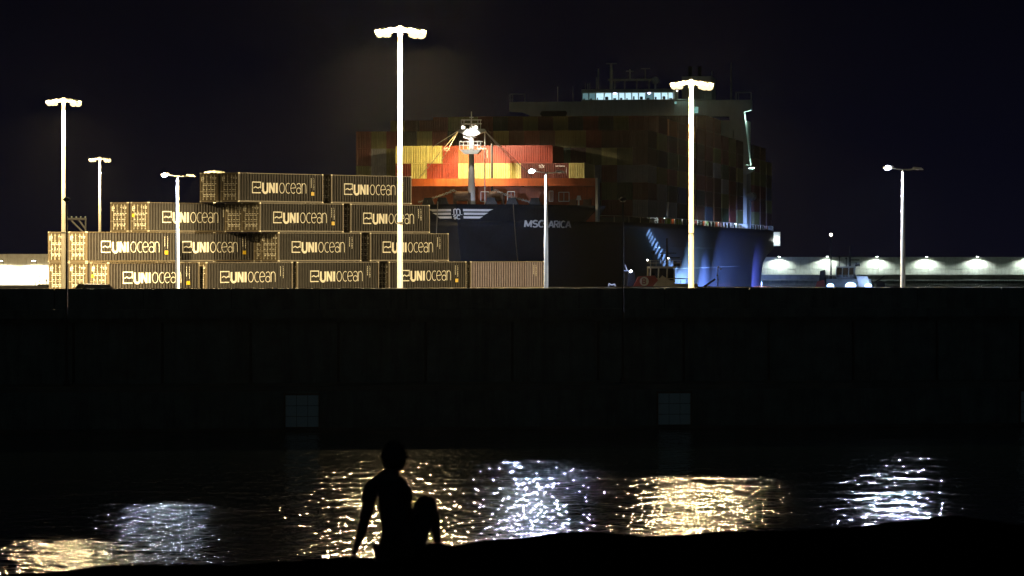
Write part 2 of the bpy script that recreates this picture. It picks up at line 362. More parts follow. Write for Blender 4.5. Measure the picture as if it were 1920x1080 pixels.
# small things at the foot of that wall
o = thing('concrete_barrier', at(-30, 541, 470), 'low grey concrete barrier before the bright left wall', 'barrier'); o.location.z = 2.9
b_ = MB(); b_.prism([(-.4, 0), (-.15, 1.1), (.15, 1.1), (.4, 0)], -2, 6.4, 'x'); b_.build('body', M['concrete'], o)
[MB().box(x, x + .05, -.44, .44, .0, 1.13).build('joint_strip', M['dark'], o) for x in (-.2, 2.1, 4.4)]
pb = at(66, 541, 470); o = thing('crook_post', (pb.x, 470, 2.9), 'thin dark crook-topped post before the bright left wall', 'post')
h = at(0, 516, 470).z - 2.9
MB().path([(0, 0, 0), (0, 0, h - .35), (-.05, 0, h - .15), (-.18, 0, h - .02), (-.4, 0, h)], .045, 8).build('pole', M['dark'], o)
MB().box(-.5, -.34, -.06, .06, h - .05, h + .03).build('lamp_head', M['dark'], o)
pb = at(80, 541, 468); o = thing('signal_rack', (pb.x, 468, 2.9), 'dark spiky signal rack beside the crook-topped post', 'rack')
MB().box(-.6, 1.0, -.4, .4, 0, 1.35).build('cabinet', M['concrete'], o)
s_ = MB(); [s_.tube((x, 0, 1.3), (x, 0, 1.3 + q_), .035) for x, q_ in ((-.35, 1.0), (.05, .6), (.45, .8), (.85, .7))]; s_.tube((-.35, 0, 1.95), (.9, 0, 1.9), .03); s_.build('arm', M['dark'], o)
s_ = MB(); [s_.ball((x, 0, z), .1) for x, z in ((-.35, 1.75), (-.38, 2.3), (.45, 1.8))]; s_.build('signal_head', M['dark'], o)

# ------------------------------------------------------------------ lamp masts and street lamps
def high_mast(px, py, Y, r, W, lab, base=ZG, col=WARM, aims=()):
    top = at(px, py, Y); H = top.z - base
    o = thing('light_mast', (top.x, Y, base), lab, 'light mast', 0, 'tall masts with floodlight crowns')
    p = MB(); k = 6
    for i in range(k): p.tube((0, 0, H * i / k), (0, 0, H * (i + 1) / k), r * (1 - .42 * i / k), r * (1 - .42 * (i + 1) / k), 16)
    p.build('pole', M['galv'], o, smooth=False)
    s_ = MB(); s_.tube((0, 0, H * .33), (0, 0, H * .33 + .07), r * .9, r * .9, 16); s_.build('joint_ring', M['dark'], o)
    s_ = MB(); s_.box(-r * 1.7, r * 1.7, -r * 1.7, r * 1.7, 0, .06); s_.build('base_plate', M['galv'], o)
    cw = MB(); n_ = 16; Rr = .75
    ring = [(Rr * math.cos(2 * math.pi * i / n_), Rr * math.sin(2 * math.pi * i / n_), H + .28) for i in range(n_ + 1)]
    cw.path(ring, .05)
    for i in range(0, n_, 4): cw.tube((0, 0, H + .1), ring[i], .04); cw.tube((0, 0, H + .45), ring[i], .03)
    cw.tube((0, 0, H - .1), (0, 0, H + .5), .16, .12, 12); cw.build('head_frame', M['galv'], o)
    for i, (dx, dy) in enumerate(((-1.2, -.1), (-.85, -.35), (-.7, .5), (.65, .5), (.9, -.3), (1.25, .05))):
        m_ = Matrix.Translation((dx, dy, H + .08)) @ Matrix.Rotation(math.atan2(dy, dx), 4, 'Z') @ Matrix.Rotation(R(18), 4, 'Y')
        hb = MB(); hb.box(-.36, .30, -.26, .26, .0, .22, m_); hd = hb.build('floodlight', M['galv'], o)
        le = MB(); le.ball((dx * 1.02, dy * 1.02, H - .03), *((.31, .26) if dx > .8 else (.23, .19) if dx < -.8 else (.16, .14)), 12, 8); le.build('lens', E_['warm'], hd)
    for dx, dy in ((-.9, -1.3), (1.0, -.4)):
        lamp('mast_light', (dx, dy, H - .5), W * .11, col, .3, o); lamp('mast_down_light', (dx, dy, H - .5), W * 3.0, col, .3, o, 167, (dx, dy, 0), .3)
    for (tx, ty, tz, W2, an) in aims: lamp('mast_flood', (.3, 1.1, H - .6), W2, col, .3, o, an, (tx - top.x, ty - Y, tz - base), .6)
    return o
high_mast(750, 64, 227, .185, 950000, 'tallest lit mast, thick pale pole crossing the container stack')
high_mast(1296, 162, 266, .215, 480000, 'lit mast with thick pole standing before the ship side and tug', aims=((0, 396, 4, 700000, 14),))
high_mast(119, 194, 326, .215, 300000, 'lit mast at the left edge behind the slim dark post', aims=((-46, 362, 9, 1900000, 56),))
high_mast(6107, 200, 340, .2, 30000, 'light mast standing on the yard beyond the right edge of the view', aims=((-12, 386, 8, 27000000, 13),))
high_mast(187, 301, 528, .24, 160000, 'small distant lit mast between the left mast and the containers', 3.0)
high_mast(402, 325, 560, .24, 90000, 'distant mast whose lit head just peeks over the topmost container', 3.0)
def street_lamp(px, py, Y, W, lab):
    top = at(px, py, Y); H = top.z - ZG
    o = thing('street_lamp', (top.x, Y, ZG), lab, 'street lamp', 0, 'blue-white street lamps behind the breakwater')
    p = MB(); p.tube((0, 0, 0), (0, 0, H * .5), .14, .115, 14); p.tube((0, 0, H * .5), (0, 0, H - .12), .115, .07, 14); p.tube((0, 0, H - .14), (0, 0, H), .05, .05, 10)
    p.build('pole', M['galv'], o)
    a = MB(); a.path([(-.62, 0, H + .09), (-.3, 0, H + .04), (0, 0, H), (.3, 0, H), (.62, 0, H + .03)], .035); a.build('arm', M['galv'], o)
    for sgn in (-1, 1):
        m_ = Matrix.Translation((sgn * .78, 0, H + (.12 if sgn < 0 else .04))) @ Matrix.Rotation(R(8 * sgn), 4, 'Y')
        h_ = MB(); h_.prism([(-.28, 0), (-.22, .08), (.18, .09), (.28, .02), (.28, -.02), (-.22, -.03)], -.11, .11, 'y'); h_.v = [tuple(m_ @ Vector(v)) for v in h_.v]
        hd = h_.build('lamp_head', M['galv'], o)
        l_ = MB(); l_.ball((-.03, 0, -.02), .19 if sgn < 0 else .12, .12 if sgn < 0 else .05); l_.v = [tuple(m_ @ Vector(v)) for v in l_.v]
        l_.build('lens', E_['cool'] if sgn < 0 else E_['unlit'], hd)
    lamp('street_light', (-.8, 0, H - .06), W, COOL, .16, o, 170, (-.8, 0, 0), .12)
    return o
street_lamp(333, 331, 228.6, 105000, 'street lamp with blue-white head before the left container stack')
street_lamp(1024, 324, 207.6, 210000, 'street lamp with blue-white head before the ship bow, beside the last container')
street_lamp(1693, 318, 197, 210000, 'street lamp with blue-white head standing alone at the right')
# a dark van parked behind the breakwater, only its roof shows
vp = at(176, 540, 200); o = thing('parked_van', (vp.x, 200, ZG), 'dark van roof just peeking over the breakwater below the left containers', 'van', R(12))
b_ = MB(); b_.prism([(-1.0, .35), (-1.0, 1.2), (-.78, 2.02), (-.6, 2.2), (.6, 2.2), (.78, 2.02), (1.0, 1.2), (1.0, .35)], -2.2, 2.2, 'y'); b_.build('body', M['black'], o)
MB().prism([(-.8, 1.25), (-.66, 1.95), (.66, 1.95), (.8, 1.25)], -2.215, -2.2, 'y').build('windscreen', M['glass'], o)
for x in (-.9, .9):
    for y in (-1.4, 1.4): MB().tube((x - .1, y, .35), (x + .1, y, .35), .35, .35, 16).build('wheel', M['black'], o)

# ------------------------------------------------------------------ stacked containers in the yard
LEN, WID, HGT = 12.19, 2.44, 2.9
def corrugated(mb, x0, x1, z0, z1, n_, dep, mapf):
    p = (x1 - x0) / n_; vs = []
    for i in range(n_):
        for u, d in ((0, 0), (.32, 0), (.5, dep), (.82, dep)): vs.append((x0 + (i + u) * p, d))
    vs.append((x1, 0)); k = len(vs)
    mb.add([mapf(a, d, z0) for a, d in vs] + [mapf(a, d, z1) for a, d in vs], [(i, i + 1, k + i + 1, k + i) for i in range(k - 1)])
def yard_container():
    o = thing('shipping_container', (0, 0, 0), 'x', 'container')
    b_ = MB()
    corrugated(b_, .12, LEN - .12, .16, HGT - .1, 31, .10, lambda a, d, z: (a, .02 + d, z))
    corrugated(b_, .12, LEN - .12, .16, HGT - .1, 31, .07, lambda a, d, z: (a, WID - .02 - d, z))
    corrugated(b_, .12, WID - .12, .16, HGT - .1, 7, .05, lambda a, d, z: (LEN - .03 - d, a, z))
    b_.box(.05, LEN - .05, .09, WID - .09, HGT - .06, HGT - .03); b_.box(.05, LEN - .05, .06, WID - .06, .1, .14)
    b_.build('body', M['brown'], o)
    f = MB()
    for x in (0, LEN - .14):
        for y in (0, WID - .14): f.box(x, x + .14, y, y + .14, .12, HGT - .12)
    for y in (0, WID - .08): f.box(.15, LEN - .15, y, y + .08, .01, .15); f.box(.15, LEN - .15, y, y + .08, HGT - .1, HGT - .03)
    for x in (0, LEN - .1): f.box(x, x + .1, .15, WID - .15, .01, .15); f.box(x, x + .1, .15, WID - .15, HGT - .13, HGT - .02)
    f.build('frame', M['brown_frame'], o)
    cs = MB()
    for x in (-.005, LEN - .173):
        for y in (-.005, WID - .157):
            for z in (0, HGT - .12): cs.box(x, x + .178, y, y + .162, z, z + .118)
    cs.build('corner_casting', M['bars'], o)
    for y0 in (.15, 1.225):
        d = MB(); d.box(.06, .1, y0, y0 + 1.06, .16, HGT - .14); d.build('door', M['door'], o)
        for yb in (.28, .78):
            t_ = MB(); t_.tube((.03, y0 + yb, .2), (.03, y0 + yb, HGT - .2), .022); [t_.box(.0, .06, y0 + yb - .05, y0 + yb + .05, z, z + .07) for z in (.25, .8, 1.35, 1.95, 2.5)]
            t_.tube((-.01, y0 + yb - .02, 1.05), (-.01, y0 + yb + .38, 1.05), .02)
            t_.build('locking_bar', M['bars'], o)
        hz = MB(); [hz.box(.045, .07, y0 + .03, y0 + 1.03, z, z + .07) for z in (.42, .95, 1.42, 2.02, 2.5)]; hz.build('door_rib', M['brown_frame'], o)
    mk = MB(); mf = lambda x, y, q_: (.04 - q_, WID - x, y)
    write(mk, '#', .22, 2.1, .34, .055, mf, .9); 
    rr = random.Random(3)
    for (yy, x0, k) in ((2.38, 1.4, 3), (2.26, 1.75, 2), (1.78, .5, 6), (1.62, .4, 7), (1.2, .4, 7), (.72, .5, 5), (.56, .5, 4)):
        x = x0
        for _ in range(k):
            wv = rr.uniform(.12, .3); mk.box(.012, .022, WID - x - wv, WID - x, yy, yy + .055)
            x += wv + rr.uniform(.05, .2)
            if x > 2.1: break
    mk.build('lettering', M['cream'], o)
    sp = MB(); mf = lambda x, y, q_: (x, -.006 - q_, y)
    x = 10.75
    for i, z in enumerate((2.35, 2.15, 1.95, 1.72, 1.5, 1.3)): write(sp, '1472027'[i], x, z, .14, .035, mf)
    for i, z in enumerate((2.3, 2.1, 1.9, 1.7, 1.5)): sp.box(x - .38, x - .32, -.02, -.012, z, z + .17)
    sp.build('number_marking', M['cream'], o)
    return o
def add_logo(o):
    m_ = MB(); mf = lambda x, y, q_: (x, -.008 - q_, y)
    x = write(m_, '#', 1.95, .92, 1.05, .10, mf, 1.12); 
    x = write(m_, 'U', 3.45, .92, 1.0, .24, mf, 1.35); x = write(m_, 'N', 4.42, .92, 1.0, .24, mf, 1.15); x = write(m_, 'I', 5.42, .92, 1.0, .28, mf, 1)
    write(m_, 'ocean', 5.80, .92, 1.0, .065, mf, 1.42)
    return m_.build('side_lettering', M['cream'], o)
def add_placard(o): return MB().box(10.4, 10.85, -.02, -.008, .72, 1.08).build('placard', M['yellow'], o)
def add_door_placard(o): return MB().box(.005, .012, 1.95, 2.25, 1.45, 1.75).build('door_placard', M['yellow'], o)
base_c = yard_container(); learn(base_c)
lg = add_logo(base_c); pl = add_placard(base_c); dp = add_door_placard(base_c)
th = R(50); cc, ss = math.cos(th), math.sin(th); P0 = at(203, 492, 352); P0 = Vector((P0.x, P0.y, ZG))
def cplace(s, lane, row):
    d = 2.86 * lane
    return (P0.x + s * cc - d * ss, P0.y + s * ss + d * cc, ZG + .004 + row * 2.93)
def s_of(px, lane):                            # distance along the stack line of what shows at column px
    d = 2.86 * lane; k = (px - 960) / F; x0, y0 = P0.x - d * ss, P0.y + d * cc
    return (k * y0 - x0) / (cc - k * ss)
rowname = ['bottom row', 'second row up', 'third row up', 'top row']
stack = [(0, 0, 203, 1, 1, 'first'), (0, 0, 387, 1, 0, 'second'), (0, 0, 557, 1, 0, 'third'), (0, 0, 729, 1, 1, 'fourth'), (0, 0, 882, 0, 0, 'last'),
         (1, 1, 162, 1, 1, 'first'), (1, 1.87, 316, 1, 1, 'second'), (1, 0, 522, 1, 0, 'third'), (1, 0, 694, 1, 0, 'fourth'),
         (2, 1.87, 278, 1, 0, 'first'), (2, 0, 487, 1, 1, 'second'), (2, 0, 657, 1, 0, 'third'),
         (3, 0, 447, 1, 1, 'first'), (3, 0, 621, 1, 0, 'second')]
fronts = {}
PALE = mat('container_pale_lamp_cast', (.15, .125, .16), .55, 0, .15, 1.2, streak=(.8, .7, .65))  # paler paint, with the cool street lamp's violet cast mixed in
n_y = 0
def put(s, lane, row, logo, plac, lab, dplac=0):
    global n_y
    c_ = base_c if n_y == 0 else copy_tree(base_c)
    n_y += 1
    c_.location = cplace(s, lane, row); c_.rotation_euler.z = th
    tag(c_, lab, 'container', 'brown containers stacked in the yard')
    for src, on in ((lg, logo), (pl, plac), (dp, dplac)):
        if c_ is base_c: continue
        if on: k = src.copy(); C.objects.link(k); k.parent = c_
    return c_
for row, lane, px, logo, plac, nm in stack:
    s = s_of(px, lane)
    lab = f'brown container, {nm} from the left facing us in the {rowname[row]}' if logo else 'paler lilac-grey container without side lettering at the right end of the bottom row'
    c_ = put(s, lane, row, logo, plac, lab, row == 2 and lane > 1)
    if not logo:
        for k in c_.children:
            if k.name.startswith('body'): k.data = k.data.copy(); k.data.materials[0] = PALE
s0 = s_of(203, 0); s1 = s_of(162, 1)
put(s1 + .0, 1, 0, 0, 0, 'brown container in the bottom row, its end second from the left'); put(s1 + .1, 2, 0, 0, 0, 'brown container in the bottom row, its end leftmost of all')
put(s1 + .0, 2, 1, 0, 0, 'brown container in the second row up, its end leftmost')
put(s_of(316, 1.87), 1.87, 0, 0, 0, 'brown container hidden under the second row, third lane')
sx_ = s_of(278, 1.87); put(sx_, 2.87, 2, 0, 0, 'brown container in the third row up, its end leftmost')
sx_ = s_of(447, 0); put(sx_, 1, 3, 0, 0, 'brown container in the top row, its end leftmost')
for row, s in ((0, s1 + 12.8), (0, s1 + 25.6), (0, s1 + 38.4), (1, s_of(522, 0) + 2), (1, s_of(522, 0) + 15), (2, s_of(487, 0) + .5), (2, s_of(487, 0) + 13.5), (3, s_of(621, 0))):
    put(s, 1, row, 0, 0, f'brown container hidden in the second lane, {rowname[row]}, about {int(abs(s))} metres along')
# dark lifting frame standing behind the left containers
pb = at(142, 437, 372); o = thing('lifting_frame', (pb.x, 372, pb.z - .6), 'dark steel lifting frame with small knobs behind the left containers', 'lifting frame')
f = MB(); [f.tube((x, 0, -.3), (x * 1.05, 0, 2.1), .09) for x in (-.85, .95)]; f.tube((-.9, 0, 2.0), (1.0, 0, 2.0), .12); f.tube((-.5, .2, 1.9), (.8, .2, .6), .1); f.tube((.2, .2, 2.0), (.95, .2, 1.0), .1); f.build('frame', M['dark'], o)
f = MB(); [f.ball((x, 0, 2.2), .09) for x in (-.85, -.4, .05, .5, .95)]; f.build('knob', M['concrete'], o)

# ------------------------------------------------------------------ the ship
S0 = Vector((-8.4, 562, 0)); PHI = R(9); cs9, sn9 = math.cos(PHI), math.sin(PHI)
ship = thing('container_ship', S0, 'huge dark-hulled container ship with bow towards us and lit bridge', 'ship', -PHI)
def W_(v, a, z): return Vector((S0.x + v * cs9 + a * sn9, S0.y - v * sn9 + a * cs9, z))
ZD, ZF = 13.0, 15.5                             # main deck, forecastle deck
def a0(z): return 9 * (1 - min(1, max(0, z / 15.5))) ** 1.3
def hw(a, z):
    T = min(1, max(0, z / 15.5)); s = (a - a0(z)) / (62 + 75 * (1 - T) ** 1.2)
    s = min(1, max(0, s)); e = 3 - 1.0 * (1 - T)
    w_ = 24.1 * (1 - (1 - s) ** e) ** .9
    if a > 235: w_ *= 1 - ((a - 235) / 65) ** 2 * (.10 + .75 * max(0, 1 - z / 8.5))
    return w_
A_ = [0, .15, .4, .8, 1.4, 2.2, 3.2, 4.5, 6, 8, 10, 12.5, 15, 18, 21, 25, 30, 35, 40, 46, 52, 60, 70, 80, 92, 105, 120, 140, 165, 190, 215, 235, 250, 265, 280, 292, 300]
def hull_patch(avals, zs, cap=True, thick=None):
    m_ = MB(); na = len(avals); A = {}
    for j, z in enumerate(zs):
        for i, a in enumerate(avals):
            aa = a0(z) + a * (1 - a0(z) / 300)
            if a > 285 and z < 8.5: aa -= (8.5 - z) * .9 * (a - 285) / 15
            for sg in (-1, 1): A[(j, i, sg)] = len(m_.v); m_.v.append((sg * hw(aa, z), aa, z))
    for j in range(len(zs) - 1):
        for i in range(na - 1):
            for sg in (-1, 1): m_.f.append((A[j, i, sg], A[j, i + 1, sg], A[j + 1, i + 1, sg], A[j + 1, i, sg]))
    for j in range(len(zs) - 1): m_.f.append((A[j, na - 1, -1], A[j, na - 1, 1], A[j + 1, na - 1, 1], A[j + 1, na - 1, -1]))
    if cap:
        j = len(zs) - 1
        for i in range(na - 1): m_.f.append((A[j, i, -1], A[j, i, 1], A[j, i + 1, 1], A[j, i + 1, -1]))
    return m_
hm = hull_patch(A_, [-1, 0, 1.5, 3, 4.5, 6, 7.5, 9, 10.5, 12, ZD])
hm.add(*(lambda h_: (h_.v, h_.f))(hull_patch([a for a in A_ if a <= 25], [ZD, 14.2, ZF - .9, ZF])))
hull = hm.build('hull', M['hull'], ship, smooth=True)
bvh = BVHTree.FromPolygons([Vector(v) for v in hm.v], hm.f)
def drape(x, z, out):
    h_, nn, _, _ = bvh.ray_cast(Vector((x, -40, z)), Vector((0, 1, 0)))
    if h_ is None: return (x, 0, z)
    return tuple(h_ + Vector((0, -1, 0)) * (out + .06))
em = MB()
for (z, hx, sl) in ((14.42, 5.0, .7), (13.88, 4.3, .6), (13.34, 3.55, .5)):
    for sg in (-1, 1):
        N_ = 16; vs = []
        for i in range(N_ + 1):
            u = i / N_
            for dz in (0, .34):
                e_ = hx - sl + sl * dz / .34; x0_ = .92 if z != 13.88 else 1.0; x = sg * (x0_ + (e_ - x0_) * u) + .0
                vs.append(drape(x, z + dz, .02))
        em.add(vs, [(2 * i, 2 * i + 1, 2 * i + 3, 2 * i + 2) for i in range(N_)])
write(em, 'm', -.45, 14.02, .78, .16, drape, 1.5, 0, .15, .02); write(em, 'sc', -.55, 13.26, .54, .12, drape, 1.9, 0, .15, .02)
ribbon(em, [(-.78, 13.93), (.78, 13.93)], .06, drape, .02, .2)
em.build('bow_emblem', M['white'], hull)
nm = MB(); write(nm, 'MSC', 8.75, 12.1, 1.02, .21, drape, 1.12, .26, .3, .02); write(nm, 'ARICA', 11.75, 12.05, 1.02, .18, drape, .87, .26, .3, .02)
nm.build('name_lettering', M['white'], hull)
ln = MB()                                         # welded belting lines along the parallel side
for z, a1, a2 in ((9.0, 62, 150), (5.4, 62, 200)):
    pts = [(hw(a, z) + .03, a, z) for a in range(a1, a2, 6)]; ln.path(pts, .06)
ln.build('belting', M['hull_low'], hull)
# forecastle: breakwater, machinery, fairleads
bwk = MB(); bwk.prism([(20.4, 18.55), (20.4, 19.75), (20.7, 19.75), (20.7, 18.55)], -18.6, 18.3, 'x'); bwk.box(-18.6, 18.3, 20.7, 23.3, 18.55, 18.67)
bwk.build('breakwater_top', M['orange'], ship)
MB().box(-18.6, 18.3, 23.0, 23.5, ZD, 18.5).build('breakwater_plate', M['orange'], ship)
MB().box(18.302, 18.7, 20.9, 23.2, ZD, 19.8).build('breakwater_post', M['ship_white'], ship)
ch = MB()
for sg in (-1, 1):
    for k in range(22):
        u = k / 21; x = sg * (2.2 + 5.6 * u) + (1.2 if sg > 0 else -.4); z = 18.0 - 2.0 * u ** .75 if u > .12 else 17.7 + 1.2 * u
        tr = MB(); nn_ = 8
        for i in range(nn_):
            t0, t1 = 2 * math.pi * i / nn_, 2 * math.pi * (i + 1) / nn_
            if k % 2: ch.tube((x + .2 * math.cos(t0), 14, z + .13 * math.sin(t0)), (x + .2 * math.cos(t1), 14, z + .13 * math.sin(t1)), .05, .05, 5)
            else: ch.tube((x + .2 * math.cos(t0), 14 + .13 * math.sin(t0), z), (x + .2 * math.cos(t1), 14 + .13 * math.sin(t1), z), .05, .05, 5)
ch.build('anchor_chain', M['bars'], ship)
for x in (-1.6, 3.6):
    wd_ = MB(); wd_.tube((x - 1.0, 14.6, 16.9), (x + 1.0, 14.6, 16.9), .75, .75, 16); wd_.box(x - 1.3, x - 1.02, 13.9, 15.4, ZF, 17.4); wd_.box(x + 1.02, x + 1.3, 13.9, 15.4, ZF, 17.4); wd_.build('windlass', M['rust'], ship)
def frame(name, x, z, w2, h2, y, m_, t_=.06):
    f_ = MB(); f_.path([(x, y, z), (x, y, z + h2), (x + w2, y, z + h2), (x + w2, y, z), (x, y, z)], t_); f_.tube((x + w2 / 2, y, z), (x + w2 / 2, y, z + h2), t_ * .7); return f_.build(name, m_, ship)
for x, w2, h2 in ((1.0, 1.2, 1.5), (5.2, 1.1, 1.5), (11.7, .6, 1.6), (13.2, 1.6, 1.4)): frame('guard_rail', x, ZF + .6, w2, h2, 16.5, M['white'])
for x in (-5.2, -2.6, 4.6, 7.4, 10.4):
    f_ = MB(); a = 0
    while hw(a, ZF) < abs(x) and a < 22: a += .3
    a += .5
    f_.prism([(x - .9, ZF), (x - .55, ZF + 1.0), (x + .55, ZF + 1.05), (x + .95, ZF)], a, a + .8, 'y'); f_.tube((x - .3, a - .1, ZF + .5), (x - .3, a + .9, ZF + .5), .3, .3, 12); f_.build('fairlead', M['dark'], ship)
for x in (15.2, 17.4):
    f_ = MB(); f_.box(x - .6, x + .5, 18, 19.2, ZF, ZF + .9); f_.tube((x - .8, 18.2, ZF), (x + .5, 18.2, ZF + 1.1), .06); f_.tube((x - .2, 18.2, ZF), (x + .9, 18.2, ZF + 1.2), .06); f_.build('winch', M['rust'], ship)
f_ = MB(); f_.tube((16.1, 18, ZF), (16.1, 18, ZF + .8), .12); f_.prism([(15.75, ZF + .8), (15.9, ZF + 1.5), (16.35, ZF + 1.5), (16.5, ZF + .8)], 17.8, 18.2, 'y'); f_.build('vent_post', M['white'], ship)
# foremast
fm = bpy.data.objects.new('foremast', None); C.objects.link(fm); fm.parent = ship; fm.location = (-.3, 15.5, 0)
MB().tube((0, 0, ZF), (0, 0, 23.5), .62, .42, 18).tube((0, 0, 23.5), (0, 0, 27.8), .42, .3, 18).tube((0, 0, 27.8), (0, 0, 30.0), .09, .06).build('mast_tube', M['white'], fm)
p = MB(); p.prism([(-1.7, 24.1), (-1.0, 23.4), (1.0, 23.4), (1.6, 24.1)], -.9, .9, 'y')
for z in (24.75, 25.35): p.path([(-1.7, -.9, z), (1.6, -.9, z), (1.6, .9, z), (-1.7, .9, z), (-1.7, -.9, z)], .06)
for x in (-1.7, -1.1, -.4, .5, 1.1, 1.6): p.tube((x, -.9, 24.1), (x, -.9, 25.35), .06)
p.build('lower_platform', M['white'], fm)
p = MB(); p.prism([(-2.1, 26.9), (-1.8, 27.3), (2.0, 27.3), (2.3, 26.9), (.5, 26.2), (-.5, 26.2)], -.5, .5, 'y')
for z in (28.1, 28.7): p.path([(-1.5, -.5, z), (1.5, -.5, z), (1.5, .5, z), (-1.5, .5, z), (-1.5, -.5, z)], .06)
for x in (-1.5, -1.1, 0, 1.1, 1.5): p.tube((x, -.5, 27.3), (x, -.5, 28.7), .06)
p.tube((-.3, 0, 29.1), (.3, 0, 29.1), .08); p.build('crosshead', M['white'], fm)
p = MB(); p.prism([(-1.2, 25.95), (-1.2, 26.3), (.7, 26.25), (.7, 26.0), (-.4, 25.7)], -.3, .3, 'y'); p.build('radar_bracket', M['white'], fm)
p = MB(); [p.tube((sg * 2.0, 0, 27.1), (sg * x, y, z), .05, .05, 5) for sg in (-1, 1) for x, y, z in ((5.2, -6, 24.3), (9, 4, 19.8), (5.6, 5, 22.5))]; p.tube((2.1, 0, 27), (2.1, 0, ZF), .09); p.build('stay', M['white'], fm)
p = MB(); p.tube((-1.05, 5.5, ZF), (-1.05, 5.5, 23.4), .17, .17, 10); p.tube((2.3, 5.5, ZF), (2.3, 5.5, 25.2), .17, .17, 10); p.build('lashing_post', M['dark'], fm)
for x in (-1.3, .7):
    hd = MB().box(x - .3, x + .3, -.1, .5, 27.3, 27.75).build('mast_floodlight', M['white'], fm)
    MB().box(x - .26, x + .26, .5, .56, 27.0, 27.6).build('lens', E_['deckw'], hd); MB().ball((x, -.2, 27.5), .28).build('bulb', E_['deckw'], hd)
    lamp('foremast_light', (x, .95, 27.1), 130000, (1, .76, .34) if x < 0 else (1, .82, .6), .2, fm, 104, (x * 4, 9, 15.8), .2)
lamp('foremast_lower_light', (-2.6, 2.2, 24.6), 14000, (1, .6, .18), .2, fm)
lamp('mast_wash_light', (.2, -2.2, 28.6), 26000, (1, .92, .8), .2, fm, 70, (0, 0, 23))
# mooring ropes from the bow to the yard
for (x1, y1, Y1, x2, y2, lab) in ((821, 377, 566, 812, 545, 'left mooring rope hanging from the bow across the white emblem'), (962, 378, 572, 976, 545, 'right mooring rope slanting from the bow to the unlettered container')):
    A1 = at(x1, y1, Y1); B1 = at(x2, y2, 418); B1.z = ZG + .35; B1.x = (x2 - 960) / F * 418
    pts = []
    for i in range(25):
        u = i / 24; p = A1.lerp(B1, u); p.z -= 1.2 * math.sin(math.pi * u); pts.append(p)
    tag(MB().path(pts, .055).build('mooring_rope', M['rope']), lab, 'rope', 'ropes from the ship bow')
# superstructure
ss_ = bpy.data.objects.new('superstructure', None); C.objects.link(ss_); ss_.parent = ship; ss_.location = (0, 208, 0)
MB().box(-22.0, 21.2, 1, 13, ZD, 35.2).build('accommodation_block', M['ship_white'], ss_)
MB().box(21.21, 23.9, 3.2, 12, ZD, 35.2).build('side_casing', M['ship_white'], ss_)
wg = MB(); wg.prism([(-25, 37.3), (-25, 39.2), (25, 39.4), (25, 37.3), (23.6, 36.9), (24.4, 30), (24.9, 26), (22.6, 26), (21.5, 33), (20.5, 36.05), (-19.8, 36.05), (-21.4, 36.7), (-22.6, 37.1)], 0, 3.2, 'y'); wing = wg.build('bridge_wing', M['ship_white'], ss_)
wg = MB(); wg.prism([(-18.3, 36.3), (-18.6, 36.7), (-18.3, 37.35), (-13.2, 37.35), (-12.9, 36.9), (-13.2, 36.06), (-18, 36.06)], -.02, -.003, 'y'); wg.build('wing_opening_shade', M['dark'], ss_)  # dark plate on the wing face stands in for the opening's shade
wh = MB(); wh.box(-9.9, 9.2, -.4, 8, 41.0, 41.7); wh.box(-9.9, 9.2, .6, 8, 39.3, 41.0); wh.box(-9.9, 9.2, -.35, .6, 39.3, 39.55); wheelh = wh.build('wheelhouse', M['ship_white'], ss_)
rw = random.Random(4)
xs = [-9.8, -8.4, -7.0, -5.3, -3.6, -2.2, -.9, .5, 1.9, 3.3, 5.0, 6.6, 8.0, 9.1]
for i, (a, b_) in enumerate(zip(xs, xs[1:])):
    f_ = MB(); f_.tube((b_, -.2, 39.5), (b_ + (.25 if i in (2, 8) else -.05), -.2, 41.0), .08, .08, 5); f_.build('mullion', M['dark'], ss_)
    k = 'window_dim' if i in (0, 1, 9) else 'window'
    g = MB(); g.box(a + .12, b_ - .12, .1, .16, 39.58, 40.9); wdw = g.build('window', E_[k], ss_)
    g = MB(); g.box(a + .25, a + .25 + rw.uniform(.2, .7), .05, .09, 39.58, 39.58 + rw.uniform(.2, .7)); g.build('console', M['dark'], wdw)
for x in (-3.0, 4.1): MB().ball((x, -.05, 40.85), .3, .2).build('ceiling_lamp', E_['ceil'], ss_)
g = MB(); g.box(9.35, 9.75, -.05, -.01, 38.6, 39.1); g.box(13.2, 14.2, -.05, -.01, 36.7, 38.0); g.build('lit_porthole', E_['cyan'], ss_)
for sg, x in ((-1, -25), (1, 21.9)):
    frame_ = MB(); frame_.path([(x, 1, 39.3), (x, 1, 40.9), (x + 3.1, 1, 40.9), (x + 3.1, 1, 39.3)], .09); frame_.path([(x + .5, 1, 39.3), (x + .5, 1, 40.9)], .06); frame_.build('wing_rail', M['ship_white'], ss_)
dk = MB(); dk.box(9.6, 16.2, -.1, 3, 39.42, 39.6); [dk.tube((x, 0, 39.4), (x, 0, 40.6), .05) for x in (9.9, 13, 15.5)]; dk.build('side_deck', M['ship_white'], ss_)
lamp('side_deck_light', (11, -1.0, 41.5), 900, CYAN, .2, ss_, 120, (12.5, .4, 39)); MB().ball((9.9, -.4, 41.3), .16).build('deck_bulb', E_['deckw'], ss_)
mt = MB(); mt.tube((-4.3, 4, 41.7), (-4.3, 4, 47.2), .35, .25); mt.tube((-5.4, 4, 47.2), (-3.1, 4, 47.2), .12); mt.box(-4.9, 5.0, 3.5, 5, 43.6, 44.0)
for x in (-3.6, -1.5, 1.0, 3.6): mt.tube((x, 4, 41.7), (x, 4, 43.7), .12)
